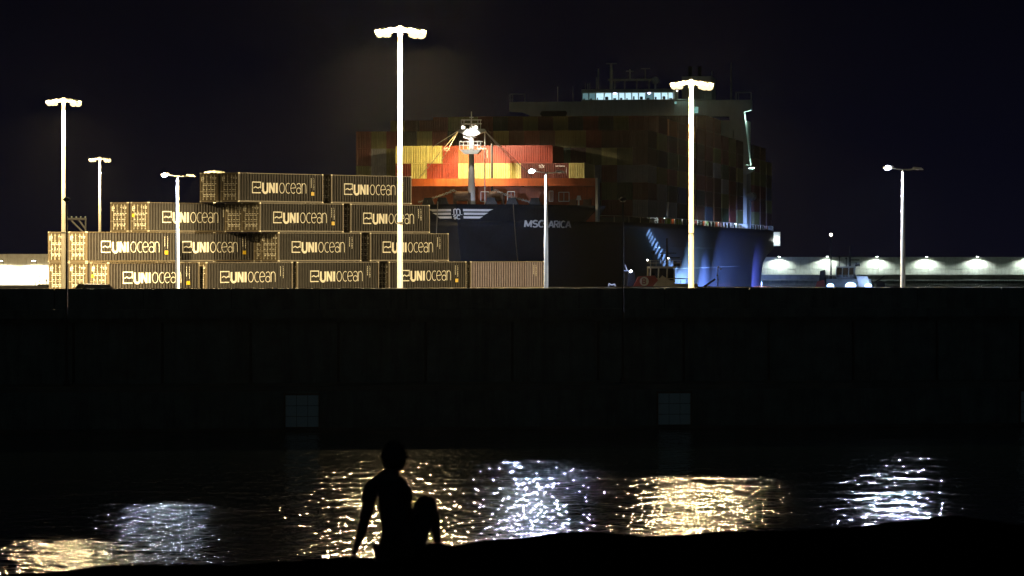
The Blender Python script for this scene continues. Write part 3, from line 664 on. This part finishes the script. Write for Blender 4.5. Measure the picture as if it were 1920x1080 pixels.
mt.tube((-.4, 4, 44), (-.4, 4, 46), .15); mt.tube((-1.2, 4, 45.6), (.4, 4, 45.6), .1); mt.tube((2.8, 4, 44), (2.8, 4, 46), .12); mt.tube((1.9, 4, 46.1), (3.8, 4, 46.1), .1)
mt.tube((-7, 4, 41.7), (-7, 4, 46.2), .15); mt.tube((-7.4, 4, 41.7), (-7.4, 4, 44.4), .1); mt.build('radar_mast', M['ship_white'], ss_)
for x, z in ((-15.2, 42.4), (-12, 42.6), (-9.4, 43.2), (-8.9, 43), (-8.5, 43.1), (16.8, 45.5)): MB().tube((x, 2, 39.2), (x, 2, z), .07).build('antenna', M['ship_white'], ss_)
mt = MB(); mt.ball((5.0, 3, 43.6), .8); mt.tube((5, 3, 41.7), (5, 3, 43), .2); mt.build('satellite_dome', M['white'], ss_)
mt = MB(); mt.prism([(9.5, 39.2), (9.5, 44.8), (15.5, 44.8), (15.5, 39.2)], 12, 22, 'y'); fn = mt.build('funnel', M['ship_white'], ss_)
for x in (11, 13): MB().tube((x, 14, 44.8), (x, 14, 47), .4).build('exhaust_pipe', M['dark'], ss_)
MB().tube((20.2, 8, 39), (20.2, 8, 47.5), .22, .12).build('signal_pole', M['galv'], ss_)
lamp('casing_light', (25.5, .6, 25.2), 9000, CYAN, .2, ss_, 100, (23, 2.8, 31)); lamp('wing_under_light', (24.6, 1.2, 35.8), 2500, CYAN, .2, ss_)
MB().prism([(22.6, 24.3), (22.9, 25.4), (25.6, 25.6), (25.6, 24.9), (24, 24.1)], 1, 2.4, 'y').build('rescue_boat', M['white'], ss_)
mt = MB(); mt.tube((24.9, 0, 19.6), (25.3, 1.6, 19.6), .8, .8, 14); mt.tube((24.9, .6, ZD), (24.9, .6, 19), .15); mt.build('side_lamp_post', M['tug_grey'], ss_)
# lamps, posts and barrels along the ship's side
dp_ = [(66, 'red', 0), (69, 'w', .9), (76, 'lime', 0), (83, 'p', 0), (92, 'lime', 0), (95, 'p', 0), (118, 'red', 0), (134, 'p', 0), (137, 'lime', 0), (146, 'w', 0), (157, 'p', 0), (161, 'red', 0), (170, 'w', 0), (176, 'w', 0), (186, 'w', 0), (194, 'w', 1), (250, 'w', 0), (268, 'red', 0)]
for a, kd, big in dp_:
    v = hw(a, ZD) - .8
    if kd == 'w':
        o_ = MB().tube((v, a, ZD), (v, a, ZD + 1.3), .05).build('rail_post', M['white'], ship)
        MB().ball((v, a - .1, ZD + 1.35), .5 if big else .24).build('bulb', E_['white' if big else 'small'], o_)
    elif kd == 'p':
        MB().box(v - .3, v + .1, a, a + .4, ZD, ZD + 2.6).build('lashing_post', M['orange'], ship)
        o_ = MB().tube((v + .3, a, ZD), (v + .3, a, ZD + 1), .05).build('rail_post', M['white'], ship); MB().ball((v + .3, a - .2, ZD + 1.1), .2).build('bulb', E_['small'], o_)
    else:
        MB().tube((v, a, ZD), (v, a, ZD + 1.5), .5, .5, 12).build('deck_bollard', M[kd], ship)
for a in (64, 80, 94, 118, 134, 150, 160, 178, 194, 255, 270):
    lamp('deck_side_light', (hw(a, ZD) - 1.3, a - 1.3, ZD + 2.0), 160 if a != 194 else 900, (1, .8, .55) if a % 4 else (.95, 1, .7), .15, ship)
o_ = MB(); o_.box(21.4, 23.2, 299, 300.6, 9.6, 12.8); o_ = o_.build('stern_opening_box', M['ship_white'], ship); MB().ball((22.4, 298.6, 10.9), .35).build('bulb', E_['white'], o_); lamp('stern_light', (22.6, 297.6, 11), 500, (.9, 1, .9), .2, ship)  # pale box with added lamp stands in for the lit mooring deck opening
rl = MB()
for a in range(26, 300, 6):
    v = hw(a, ZD) - .12; rl.tube((v, a, ZD), (v, a, ZD + 1), .04, .04, 5)
rl.path([(hw(a, ZD) - .12, a, ZD + 1) for a in range(26, 300, 6)], .035, 5); rl.build('deck_rail', M['ship_white'], ship)

# ------------------------------------------------------------------ deck containers
TH = 2.8
PAL = dict(red=(.36, .055, .025), brown=(.16, .035, .022), dark_brown=(.075, .026, .018), yellow=(.62, .58, .22), olive=(.20, .19, .06), orange=(.5, .15, .04), grey=(.30, .31, .34), blue=(.04, .06, .14), dark_green=(.04, .07, .03), black=(.02, .02, .022))
CM = {}
for k, c_ in PAL.items():
    m_ = mat('container_' + k, tuple(x * .78 for x in c_), .55, 0, .2, .9, streak=(.7, .6, .5)); b_ = MB()
    corrugated(b_, .1, 2.34, .12, TH - .14, 8, .12, lambda a, d, z: (a, .01 + d, z))
    corrugated(b_, .12, 12.07, .12, TH - .14, 26, .06, lambda a, d, z: (2.42 - d, a, z))
    corrugated(b_, .12, 12.07, .12, TH - .14, 26, .06, lambda a, d, z: (.02 + d, a, z))
    b_.box(.04, 2.4, .1, 12.1, TH - .16, TH - .12); b_.box(.04, 2.4, 12.1, 12.15, .05, TH - .1)
    for x in (0, 2.34):
        for y in (0, 12.09): b_.box(x, x + .1, y, y + .1, 0, TH - .04)
    for z in (.0, TH - .15): b_.box(.102, 2.338, 0, .08, z, z + .11); b_.box(.0, .07, .102, 12.088, z, z + .11); b_.box(2.37, 2.44, .102, 12.088, z, z + .11)
    o_ = b_.build('deck_container', m_); CM[k] = [o_, False]
mm = MB(); write(mm, 'tex', .2, 2.02, .5, .06, lambda x, y, q_: (x, .01 - q_, y), 1.25, .15); texm = mm.build('side_marking', M['white']); TEXUSED = [False]
mm = MB()
for i in range(7): mm.box(.45 + i * .22, .57 + i * .22, .0, .012, 2.2, 2.38)
mm.box(2.1, 2.14, 0, .012, .8, 2.1); nmk = mm.build('side_marking', M['white']); NMU = [False]
CW = 2.52; Z0 = 13.9
ORD = ['first', 'second', 'third', 'fourth', 'fifth', 'sixth', 'seventh', 'eighth', 'ninth', 'tenth', 'eleventh', 'twelfth', '13th', '14th', '15th', '16th', '17th', '18th', '19th']
n_deck = 0
def deck_c(color, v, a, z, lab, mark=None):
    global n_deck
    src, used = CM[color]
    o_ = src if not used else src.copy()
    if used: C.objects.link(o_)
    CM[color][1] = True; n_deck += 1
    o_.location = W_(v, a, z); o_.rotation_euler.z = -PHI
    tag(o_, lab, 'container', 'containers stacked on the ship deck')
    if mark:
        s_, fl = (texm, TEXUSED) if mark == 't' else (nmk, NMU)
        k = s_ if not fl[0] else s_.copy()
        if fl[0]: C.objects.link(k)
        fl[0] = True; k.parent = o_
    return o_
bays = []
bays.append(dict(a=27.5, n=12, c=0.0, h=lambda c: 4 if c < 10 else 3))
hts = [5, 6, 6, 6, 6, 6, 7, 7, 7, 7, 7]
for i, h_ in enumerate(hts):
    a = 42.5 + 14.9 * i
    def hf(c, h_=h_, i=i):
        if i == 0: return 5 if c < 16 else 5
        if i == 1 and c < 4: return 5
        if i == 1 and c in (10, 11, 13): return 6
        if i >= 8: return h_ - (1 if c == 18 else 0)
        return h_
    bays.append(dict(a=a, n=19, c=0.0, h=hf))
for i, h_ in enumerate((6, 6, 5)): bays.append(dict(a=228 + 15 * i, n=19, c=0, h=lambda c, h_=h_: h_))
low = ['yellow', 'yellow', 'brown', 'yellow', 'red', 'red', 'yellow', 'yellow', 'yellow', 'yellow', 'red', 'brown']
row2 = ['brown', 'yellow', 'red', 'red', 'yellow', 'yellow', 'yellow', 'yellow', 'brown', 'brown', 'brown', 'yellow']
row3 = ['yellow', 'yellow', 'yellow', 'red', 'orange', 'red', 'red', 'red', 'red', 'red']
special = {(1, 0, 4): 'brown', (1, 1, 4): 'olive', (1, 0, 3): 'brown', (1, 0, 2): 'olive', (1, 16, 3): 'yellow', (1, 17, 3): 'olive', (1, 16, 2): 'brown', (1, 17, 2): 'grey', (1, 18, 2): 'grey', (1, 13, 4): 'olive', (1, 14, 4): 'olive',
           (1, 18, 1): 'brown', (1, 17, 0): 'brown', (1, 18, 0): 'grey', (2, 18, 1): 'grey', (2, 18, 2): 'olive', (2, 18, 0): 'grey', (2, 5, 5): 'olive', (2, 6, 5): 'olive', (2, 16, 5): 'olive', (2, 18, 4): 'olive', (2, 18, 5): 'brown', (3, 18, 5): 'orange', (4, 18, 5): 'brown', (5, 18, 5): 'orange'}
rc = random.Random(11)
prev = None
for bi, B in enumerate(bays):
    a, n_ = B['a'], B['n']; v0 = B['c'] - n_ * CW / 2 + (.0 if bi else .6)
    sc_ = F / (S0.y + a)
    for c_ in range(n_):
        v = v0 + c_ * CW
        for t_ in range(B['h'](c_)):
            z = Z0 + t_ * TH; y_ = 471 - (z + TH - HC) * sc_
            if prev and bi < 12:                      # seen only if the bay before does not cover it
                pc = c_ if bays[bi - 1]['n'] == n_ else c_ - 3
                hid = 0 <= pc < bays[bi - 1]['n'] and t_ < bays[bi - 1]['h'](pc) and c_ < n_ - 1
                if bi == 1 and 0 <= pc < 12 and t_ <= 1: hid = True
                if hid: continue
            if bi >= 12 and c_ < n_ - 1: continue
            if bi == 0 and t_ < 2 and c_ < 11: continue
            if bi == 1 and c_ < 5 and t_ < 1: continue
            if bi == 0: col_ = (low, low, row2, row3)[t_][c_]
            else: col_ = special.get((bi, c_, t_)) or rc.choice(['dark_brown', 'dark_brown', 'brown', 'olive', 'black', 'blue', 'brown', 'grey', 'dark_green', 'olive'] if t_ < 4 else ['dark_brown', 'brown', 'dark_brown', 'olive', 'black', 'brown'])
            mark = None
            if bi == 0 and (t_, c_) in ((3, 3), (2, 0), (2, 9)): mark = 't'
            elif bi == 0 and (t_, c_) in ((2, 10), (3, 5)): mark = 'n'
            tier = ORD[t_] + ' tier'
            cn = col_.replace('_', ' ')
            if bi == 0: lab = f'{cn} container lit by the foremast, {ORD[c_]} from the left, {tier} of the foremost bay'
            elif bi >= 12: lab = f'{cn} container behind the bridge, bay {bi - 11} aft of it, {tier}'
            else: lab = f'{cn} container, {ORD[c_]} from the left, {tier} up, in the {ORD[bi]} bay'
            deck_c(col_, v, a, z, lab, mark)
    prev = B
print('containers', n_y, n_deck)
# hatch coamings under the stacks belong to the ship
hc_ = MB()
for bi, B in enumerate(bays):
    if bi == 0: hc_.box(-14, 14.4, B['a'], B['a'] + 12, ZD, Z0 - .02)
    elif bi >= 1: wv = min(22.5, hw(B['a'], ZD) - 1.5); hc_.box(-wv, wv, B['a'], B['a'] + 12, ZD, Z0 - .02)
hc_.build('hatch_cover', M['deck'], ship)

# ------------------------------------------------------------------ tugs
qf = thing('added_bow_floodlight', (-15, 414, ZG), 'added, unseen low floodlight behind the bottom row containers, aimed at the bow', 'floodlight')
MB().tube((0, 0, 0), (0, 0, 3.2), .1, .08).build('pole', M['galv'], qf); MB().box(-.4, .4, 0, .3, 3.2, 3.7).build('housing', M['dark'], qf)
lamp('added_bow_flood', (0, .5, 3.5), 8000000, (.62, .72, 1), .2, qf, 9, W_(4.5, 5, 7.5) - Vector((-15, 414, ZG)), 1)  # added lamp out of view, brightens the bow emblem and name
def tug(name, loc, rz, lab, mats, roundel=True, s=1.0):
    o = thing('tugboat', loc, lab, 'tugboat', rz, 'tugs beside the ship'); o.scale = (s, s, s)
    h_ = MB(); N_ = 13
    for j, z in enumerate((-1, .6, 2.0)):
        for i in range(N_):
            u = i / (N_ - 1); x = -12 + 25 * u; wv = 4.6 * (1 - max(0, (u - .55) / .45) ** 2.4) * (1 - .25 * max(0, (.12 - u) / .12)) * (.86 + .07 * j)
            zz = z + (1.1 * max(0, u - .5) ** 1.5 * 2 if j == 2 else 0)
            for sg in (-1, 1): h_.v.append((x, sg * max(.05, wv), zz))
    for j in range(2):
        for i in range(N_ - 1):
            for k in (0, 1): a = (j * N_ + i) * 2 + k; h_.f.append((a, a + 2, a + 2 + 2 * N_, a + 2 * N_))
    for i in range(N_ - 1): a = 2 * N_ * 2 + 2 * i; h_.f.append((a, a + 1, a + 3, a + 2))
    h_.f.append((0, 1, 2 * N_ + 1, 2 * N_)); h_.f.append((2 * N_, 2 * N_ + 1, 4 * N_ + 1, 4 * N_))
    h_.build('hull', mats['hull'], o)
    f_ = MB()
    for i in range(9): x = -9 + i * 2.3; f_.tube((x, -4.75, .9), (x, -4.45, .9), .6, .6, 12); f_.tube((x, 4.45, .9), (x, 4.75, .9), .6, .6, 12)
    f_.build('tyre_fender', M['black'], o)
    d_ = MB(); d_.box(-4.5, 6, -3.2, 3.2, 2.0, 4.3); d_.build('deckhouse', mats['house'], o)
    w_ = MB(); w_.prism([(-1.8, 4.3), (-2.1, 4.9), (3.3, 4.9), (3.0, 4.3)], -2.3, 2.3, 'y'); w_.box(-2.1, 3.5, -2.5, 2.5, 7.0, 7.3)
    for x in (-2.0, -.3, 1.5, 3.1):
        for y in (-2.3, 2.3): w_.tube((x, y, 4.9), (x + .1, y, 7.0), .13)
    squeeze = lambda mb: setattr(mb, 'v', [(x * .82 - .55, y, z) for x, y, z in mb.v])
    squeeze(w_); w_.build('wheelhouse', mats['house'], o)
    g = MB(); g.box(-1.9, 3.05, -2.2, 2.2, 4.91, 6.99); squeeze(g); g.build('window', M['glass'], o)
    r_ = MB()
    for z in (5.25, 7.9, 8.3):
        e_ = 2.9 if z < 6 else 2.2
        r_.path([(-e_, -2.7, z), (e_ + 1, -2.7, z), (e_ + 1, 2.7, z), (-e_, 2.7, z), (-e_, -2.7, z)], .045)
    for x in (-2.2, -1.2, -.2, .8, 1.8, 3.0): r_.tube((x, -2.7, 7.3), (x, -2.7, 8.3), .04)
    for x in range(-4, 6): r_.tube((x, -3.2, 4.3), (x, -3.2, 5.2), .04)
    r_.path([(-4, -3.2, 5.2), (5, -3.2, 5.2)], .045); r_.build('railing', mats['rail'], o)
    m_ = MB(); m_.tube((1, 0, 7.3), (1, 0, 12.2), .28, .16); m_.tube((-.2, 0, 9.6), (2.6, 0, 9.6), .1); m_.box(.9, 3.2, -.15, .15, 8.7, 8.95); m_.tube((-1.5, 0, 7.3), (-1.5, 0, 9.6), .12, .1); m_.ball((-1.5, 0, 9.7), .35); m_.tube((.1, 0, 7.3), (.1, 0, 9.0), .1); m_.ball((.1, 0, 9.2), .25)
    m_.tube((2.4, 0, 7.3), (2.4, 0, 8.2), .3); m_.tube((3.0, 0, 7.3), (3, 0, 7.9), .3); mst = m_.build('mast', mats['mast'], o)
    for y in (-2.6, 2.6):
        fu = MB(); fu.prism([(-6.4, 2), (-6.0, 6.2), (-5.0, 6.5), (-4.6, 2)], y - .5, y + .5, 'y'); fu.build('funnel', mats['funnel'], o)
    cr_ = MB(); cr_.tube((6.4, -1.5, 2.2), (6.4, -1.5, 3.2), .3); cr_.tube((6.4, -1.5, 3.2), (9.2, -1.5, 5.1), .2, .16); cr_.build('crane_boom', M['dark'], o)
    wn = MB(); wn.tube((8.2, -1.2, 3.0), (8.2, 1.2, 3.0), .9, .9, 16); wn.box(7.2, 9.2, -1.6, -1.2, 2, 3.6); wn.box(7.2, 9.2, 1.2, 1.6, 2, 3.6); wn.build('winch', M['dark'], o)
    return o
t1 = tug('tug', Vector(((1240 - 960) / F * 556, 556, -.15)), R(4), 'dark red-and-cream tug with round bow badge beside the ship shoulder', dict(hull=M['black'], house=M['tug_cream'], rail=M['tug_cream'], mast=M['dark'], funnel=M['black']), s=.86)
# sloping red casing with its round badge and cream gable
rc_ = MB(); rc_.prism([(-6.2, 2.0), (-4.4, 5.6), (-1.6, 5.75), (-.6, 4.4), (-1.4, 2.0)], -4.0, -3.3, 'y'); rc_.build('red_casing', M['red'], t1)
rc_ = MB(); rc_.prism([(-2.3, 3.4), (-.3, 5.75), (4.2, 2.9), (3.4, 2.0), (-2.2, 2.0)], -4.3, -4.04, 'y'); rc_.build('cream_gable', M['tug_cream'], t1)
rc_ = MB(); rc_.tube((-3.4, -4.06, 4.75), (-3.4, -4.02, 4.75), .78, .78, 24); bd = rc_.build('round_badge', M['tug_cream'], t1)
bl = MB(); write(bl, 'B', -3.68, 4.32, .88, .17, lambda x, y, q_: (x, -4.07 - q_, y), 1.15); bl.build('badge_letter', M['red'], bd)
for (x, z, e) in ((-4.2, 8.6, 'small'), (-.6, 8.95, 'small')):
    MB().ball((x + 1.5, -2.6, z - .2), .13).build('bulb', E_[e], t1)
sr = MB(); sr.path([(-9.6, -3, 2.9), (-9.4, -3, 4.4), (-8.9, -3, 4.1), (-8.4, -3, 4.3), (-8.2, -3, 3.2), (-7.4, -3, 2.9)], .09); sr.path([(-6.9, -3, 6.6), (-5.9, -3, 6.6), (-5.9, -3, 5.9)], .08); sr.path([(-6.6, -3, 7.6), (-6.3, -3, 6.7)], .1); sr.build('lit_stern_rail', M['white'], t1)
MB().ball((-5.6, -3, 6.5), .2).build('bulb', E_['cool'], t1); lamp('tug_stern_light', (-7.4, -4.8, 5.6), 1300, BLUE, .15, t1)
lamp('tug_low_light', (-8.9, -4.4, 3.1), 500, COOL, .1, t1)
lamp('tug_house_light', (-1.5, -12.5, 7.8), 220, (1, .82, .5), .3, t1)
t2 = tug('tug', Vector(((1586 - 960) / F * 690, 690, -.1)), R(-7), 'white-housed tug with three blazing deck floodlights before the far breakwater', dict(hull=M['hull_low'], house=M['tug_grey'], rail=M['tug_grey'], mast=M['dark'], funnel=M['black']), s=.78)
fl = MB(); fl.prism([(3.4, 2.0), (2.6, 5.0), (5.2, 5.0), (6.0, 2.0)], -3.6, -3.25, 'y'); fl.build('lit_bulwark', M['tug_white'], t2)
fl = MB(); fl.prism([(-7.2, 2), (-6.6, 3.8), (-5.0, 4.1), (-4.6, 2)], -4.2, -3.3, 'y'); fl.build('red_casing', M['red'], t2)
MB().tube((-3.5, 0, 4.2), (-3.5, 0, 14.6), .22, .1).build('top_pole', M['dark'], t2); MB().ball((-3.5, -.3, 14.8), .36).build('masthead_lamp', E_['deckw'], t2)
for (px, k) in ((1557, 1), (1595, 1.5), (1628, 1)):
    p = t2.matrix_basis.inverted() @ at(px, 536, 684)
    # reset the basis by hand: matrix_basis already holds location, rotation and scale
    hd = MB().box(p.x - .5, p.x + .5, p.y + .1, p.y + .6, p.z - .5, p.z + .5).build('floodlight', M['tug_grey'], t2)
    MB().ball((p.x, p.y, p.z), .85 * k, .58 * k).build('lens', E_['flood'], hd)
    lamp('tug_flood', (p.x, p.y - .8, p.z + .1), 3500 * k, BLUE, .3, t2)
lamp('tug_wash', (5.4, -6.2, 3.2), 2200, (.5, .7, 1), .2, t2, 90, (4.4, -3.4, 3.8))
# small workboat; an added spot well off it washes the ship's quarter
wb = thing('workboat', (49.6, 742, -.9), 'small orange workboat low in the water under the ship quarter', 'workboat', R(70), 'tugs beside the ship')
h_ = MB(); h_.prism([(-5, .2), (-5.4, 1.4), (5.6, 1.7), (4.4, .2)], -1.6, 1.6, 'y'); h_.build('hull', M['orange'], wb); MB().prism([(-2, 1.5), (-1.8, 2.3), (1.2, 2.3), (1.9, 1.5)], -1.2, 1.2, 'y').build('cabin', M['orange'], wb)
MB().tube((0, 0, 2.3), (0, 0, 3.2), .08).build('mast', M['white'], wb)
# spots added off the tugs to light the hull, without fixtures
fb = MB(); fb.tube((8.8, 0, 2.2), (8.8, 0, 3.0), .12); fb.build('deck_post', M['dark'], t1)
def wlamp(name, loc, W, col, spot, aim, owner, blend=.6, r=.2):
    l_ = lamp(name, loc, W, col, r, None, spot, aim, blend); mwd = l_.matrix_basis.copy(); l_.parent = owner; l_.matrix_parent_inverse = owner.matrix_basis.inverted(); return l_
def hull_at(px, py):
    o3 = (Vector((0, 0, HC)) - S0); d3 = Vector(((px - 960) / F, 1, (471 - py) / F))
    rm = Matrix.Rotation(PHI, 3, 'Z'); h_, _, _, _ = bvh.ray_cast(rm @ o3, (rm @ d3).normalized())
    return W_(h_.x, h_.y, h_.z) if h_ is not None else None
line = [(1216, 436), (1224, 450), (1234, 468), (1246, 487), (1257, 503), (1267, 517), (1282, 533)]
for k in range(16):  # row of added narrow spots that draws the diagonal streak
    u = k / 15 * 5.999; i_ = int(u); fr = u - i_; (xa, ya), (xb, yb) = line[i_], line[i_ + 1]
    tgt = hull_at(xa + (xb - xa) * fr, ya + (yb - ya) * fr)
    if tgt: wlamp('added_hull_spot', (56, 594 + k * .1, 2.6), 2.2e7 * (1 + 5 * (k / 15) ** 2), (.42, .68, 1), 2.5 + k * .07, tgt, t1, 1, .1)
for aa, W2, az, an in ((102, 4e6, -5, 56), (126, 1.5e7, -4, 64), (160, 2.0e7, -5, 46), (190, 1.4e7, -3, 26), (225, 1.3e7, -2, 12)): wlamp('added_hull_spot', (53, 669, 2.2), W2, (.24, .40, 1), an, W_(24, aa, az), t2, 1)  # added spots over open water, washing the ship's side
wlamp('added_hull_spot', (44, 640, 1.6), 9000000, (.5, .8, 1), 80, (31, 660, -4), t1, 1)
wlamp('added_hull_spot', (62, 768, 1.6), 4500000, (.2, .24, 1), 70, (50, 785, -2.0), wb, 1)
# lit marker post in front of the hull
pp = at(1346, 540, 590); o = thing('marker_buoy_post', (pp.x, 590, .0), 'thin pale marker post with knobs in front of the brightly lit hull', 'marker post')
MB().tube((0, 0, -.5), (0, 0, 6.0), .1, .06).build('pole', M['white'], o); MB().tube((0, 0, -.3), (0, 0, 1.2), .8, .5, 14).build('float', M['yellow'], o)
k_ = MB(); [k_.ball((x, 0, z), .13) for x, z in ((.1, 5.9), (-.1, 4.6), (.12, 3.9), (.5, 5.6))]; k_.tube((0, 0, 5.6), (.5, 0, 5.6), .03); k_.build('knob', M['white'], o)

# ------------------------------------------------------------------ the seated person
def P(x, y, dy=0): return at(x, y, 29.0 + dy) if not dy else Vector(((x - 960) / F * (29 + dy), 29 + dy, HC + (471 - y) / F * (29 + dy)))
po = thing('person', P(738, 1047), 'dark silhouette of a person sitting on the bank, back to us, one knee raised', 'person')
def skin(name, pts, edges, m_, sub=2, root=0):
    me = bpy.data.meshes.new(name); me.from_pydata([p[0] - po.location for p in pts], edges, []); me.materials.append(m_)
    o_ = bpy.data.objects.new(name, me); C.objects.link(o_); o_.parent = po
    sk = o_.modifiers.new('skin', 'SKIN'); sk.use_smooth_shade = True
    for i, p in enumerate(pts):
        r = p[1]; v = me.skin_vertices[0].data[i]; v.radius = r if isinstance(r, tuple) else (r, r); v.use_root = (i == root)
    sb = o_.modifiers.new('sub', 'SUBSURF'); sb.levels = sub; sb.render_levels = sub
    return o_
body = [(P(741, 1032), (.11, .10)), (P(740, 990), (.11, .095)), (P(735, 950), (.135, .10)), (P(727, 915), (.145, .10)), (P(731, 893), (.085, .07)), (P(736, 880), (.052, .055)), (P(738, 868, .01), (.06, .065)), (P(739, 853, .02), (.078, .09)), (P(739, 843, .02), (.06, .07)),
        (P(706, 899), .066), (P(695, 912), .062), (P(690, 955), .05), (P(684, 975), .046), (P(674, 1010), .038), (P(667, 1030), .027), (P(664, 1040, .03), (.04, .02)),
        (P(748, 899), .062), (P(757, 914), .058), (P(762, 950, .08), .048), (P(768, 968, .14), .04), (P(785, 955, .38), .033), (P(800, 945, .52), .027), (P(806, 948, .58), (.035, .02)),
        (P(760, 1032, .08), .10), (P(780, 1008, .2), .10), (P(790, 975, .35), .09), (P(800, 945, .48), .075), (P(803, 940, .52), .066), (P(812, 968, .53), .055), (P(819, 1000, .54), .035), (P(820, 1022, .54), .032), (P(823, 1030, .62), .04),
        (P(724, 1040, .1), .09), (P(714, 1060, .5), .07), (P(706, 1080, .9), .05)]
ed = [(0, 1), (1, 2), (2, 3), (3, 4), (4, 5), (5, 6), (6, 7), (7, 8), (3, 9), (9, 10), (10, 11), (11, 12), (12, 13), (13, 14), (14, 15), (3, 16), (16, 17), (17, 18), (18, 19), (19, 20), (20, 21), (21, 22), (0, 23), (23, 24), (24, 25), (25, 26), (26, 27), (27, 28), (28, 29), (29, 30), (30, 31), (0, 32), (32, 33), (33, 34)]
skin('body', body, ed, M['skin'])
sh = [(P(741, 1024), (.125, .10)), (P(740, 985), (.138, .11)), (P(734, 948), (.165, .115)), (P(728, 915), (.168, .112)), (P(731, 896), (.10, .085)), (P(706, 900), .075), (P(695, 915), .07), (P(690, 948), .06), (P(748, 900), .075), (P(756, 914), .07), (P(761, 944, .06), .06)]
skin('shirt', sh, [(0, 1), (1, 2), (2, 3), (3, 4), (3, 5), (5, 6), (6, 7), (3, 8), (8, 9), (9, 10)], M['cloth'])
tr_ = [(P(742, 1028), (.125, .11)), (P(762, 1026, .09), .12), (P(778, 1012, .2), .125), (P(788, 975, .35), .11), (P(799, 948, .47), .095), (P(804, 941, .53), .085), (P(726, 1044, .1), .12), (P(716, 1066, .45), .085)]
skin('trousers', tr_, [(0, 1), (1, 2), (2, 3), (3, 4), (4, 5), (0, 6), (6, 7)], M['cloth'])
hr = MB(); hc0 = P(739, 856, .0) - po.location; rh = random.Random(5)
hr.ball(hc0, .098, .115, 20, 14)
hr.v = [tuple(Vector(v) * 1 + (Vector(v) - hc0).normalized() * .022 * mn.noise(Vector(v) * 22)) for v in hr.v]
hr.v = [tuple(v) for v in hr.v]
for i in range(420):
    t_, ph = rh.uniform(0, 2 * math.pi), rh.uniform(-.7, 1.45); d = Vector((math.cos(t_) * math.cos(ph), math.sin(t_) * math.cos(ph), math.sin(ph)))
    a = hc0 + Vector((d.x * .08, d.y * .08, d.z * .098)); b_ = a + (d + Vector((rh.uniform(-.6, .6), rh.uniform(-.6, .6), rh.uniform(-.7, .4)))) * rh.uniform(.012, .036)
    hr.tube(a, b_, .006, .002, 4)
hr.build('hair', M['hairm'], po, smooth=True)
fg = MB()
for (cx_, cy_, dy_, dirs) in ((664, 1041, .03, [(-7, 5), (-4, 7), (-1, 8), (2, 7), (6, 2)]), (806, 948, .58, [(6, 5), (8, 3), (9, 0), (8, -3), (1, 8)])):
    for dx, dz in dirs:
        a, b_, c_ = P(cx_ + dx * .5, cy_ + dz * .4, dy_), P(cx_ + dx, cy_ + dz, dy_ + .03), P(cx_ + dx * 1.3, cy_ + dz * 1.5, dy_ + .05)
        L_ = po.location; fg.tube(a - L_, b_ - L_, .009, .0085, 8); fg.ball(b_ - L_, .0085, None, 8, 6); fg.tube(b_ - L_, c_ - L_, .0085, .007, 8); fg.ball(c_ - L_, .007, None, 8, 6)
fg.build('fingers', M['skin'], po, smooth=True)

# ------------------------------------------------------------------ night haze
hz = MB(); hz.box(-300, 300, -12, 1090, -4, 62); hzo = hz.build('haze', None)
hm_ = bpy.data.materials.new('haze_air'); hm_.use_nodes = True; n = hm_.node_tree; n.nodes.clear()
v_ = n.nodes.new('ShaderNodeVolumePrincipled'); o_ = n.nodes.new('ShaderNodeOutputMaterial'); n.links.new(v_.outputs[0], o_.inputs['Volume'])
v_.inputs['Color'].default_value = (.86, .88, .92, 1); v_.inputs['Density'].default_value = .00001; v_.inputs['Anisotropy'].default_value = .92
hzo.data.materials.append(hm_); tag(hzo, kind='stuff')
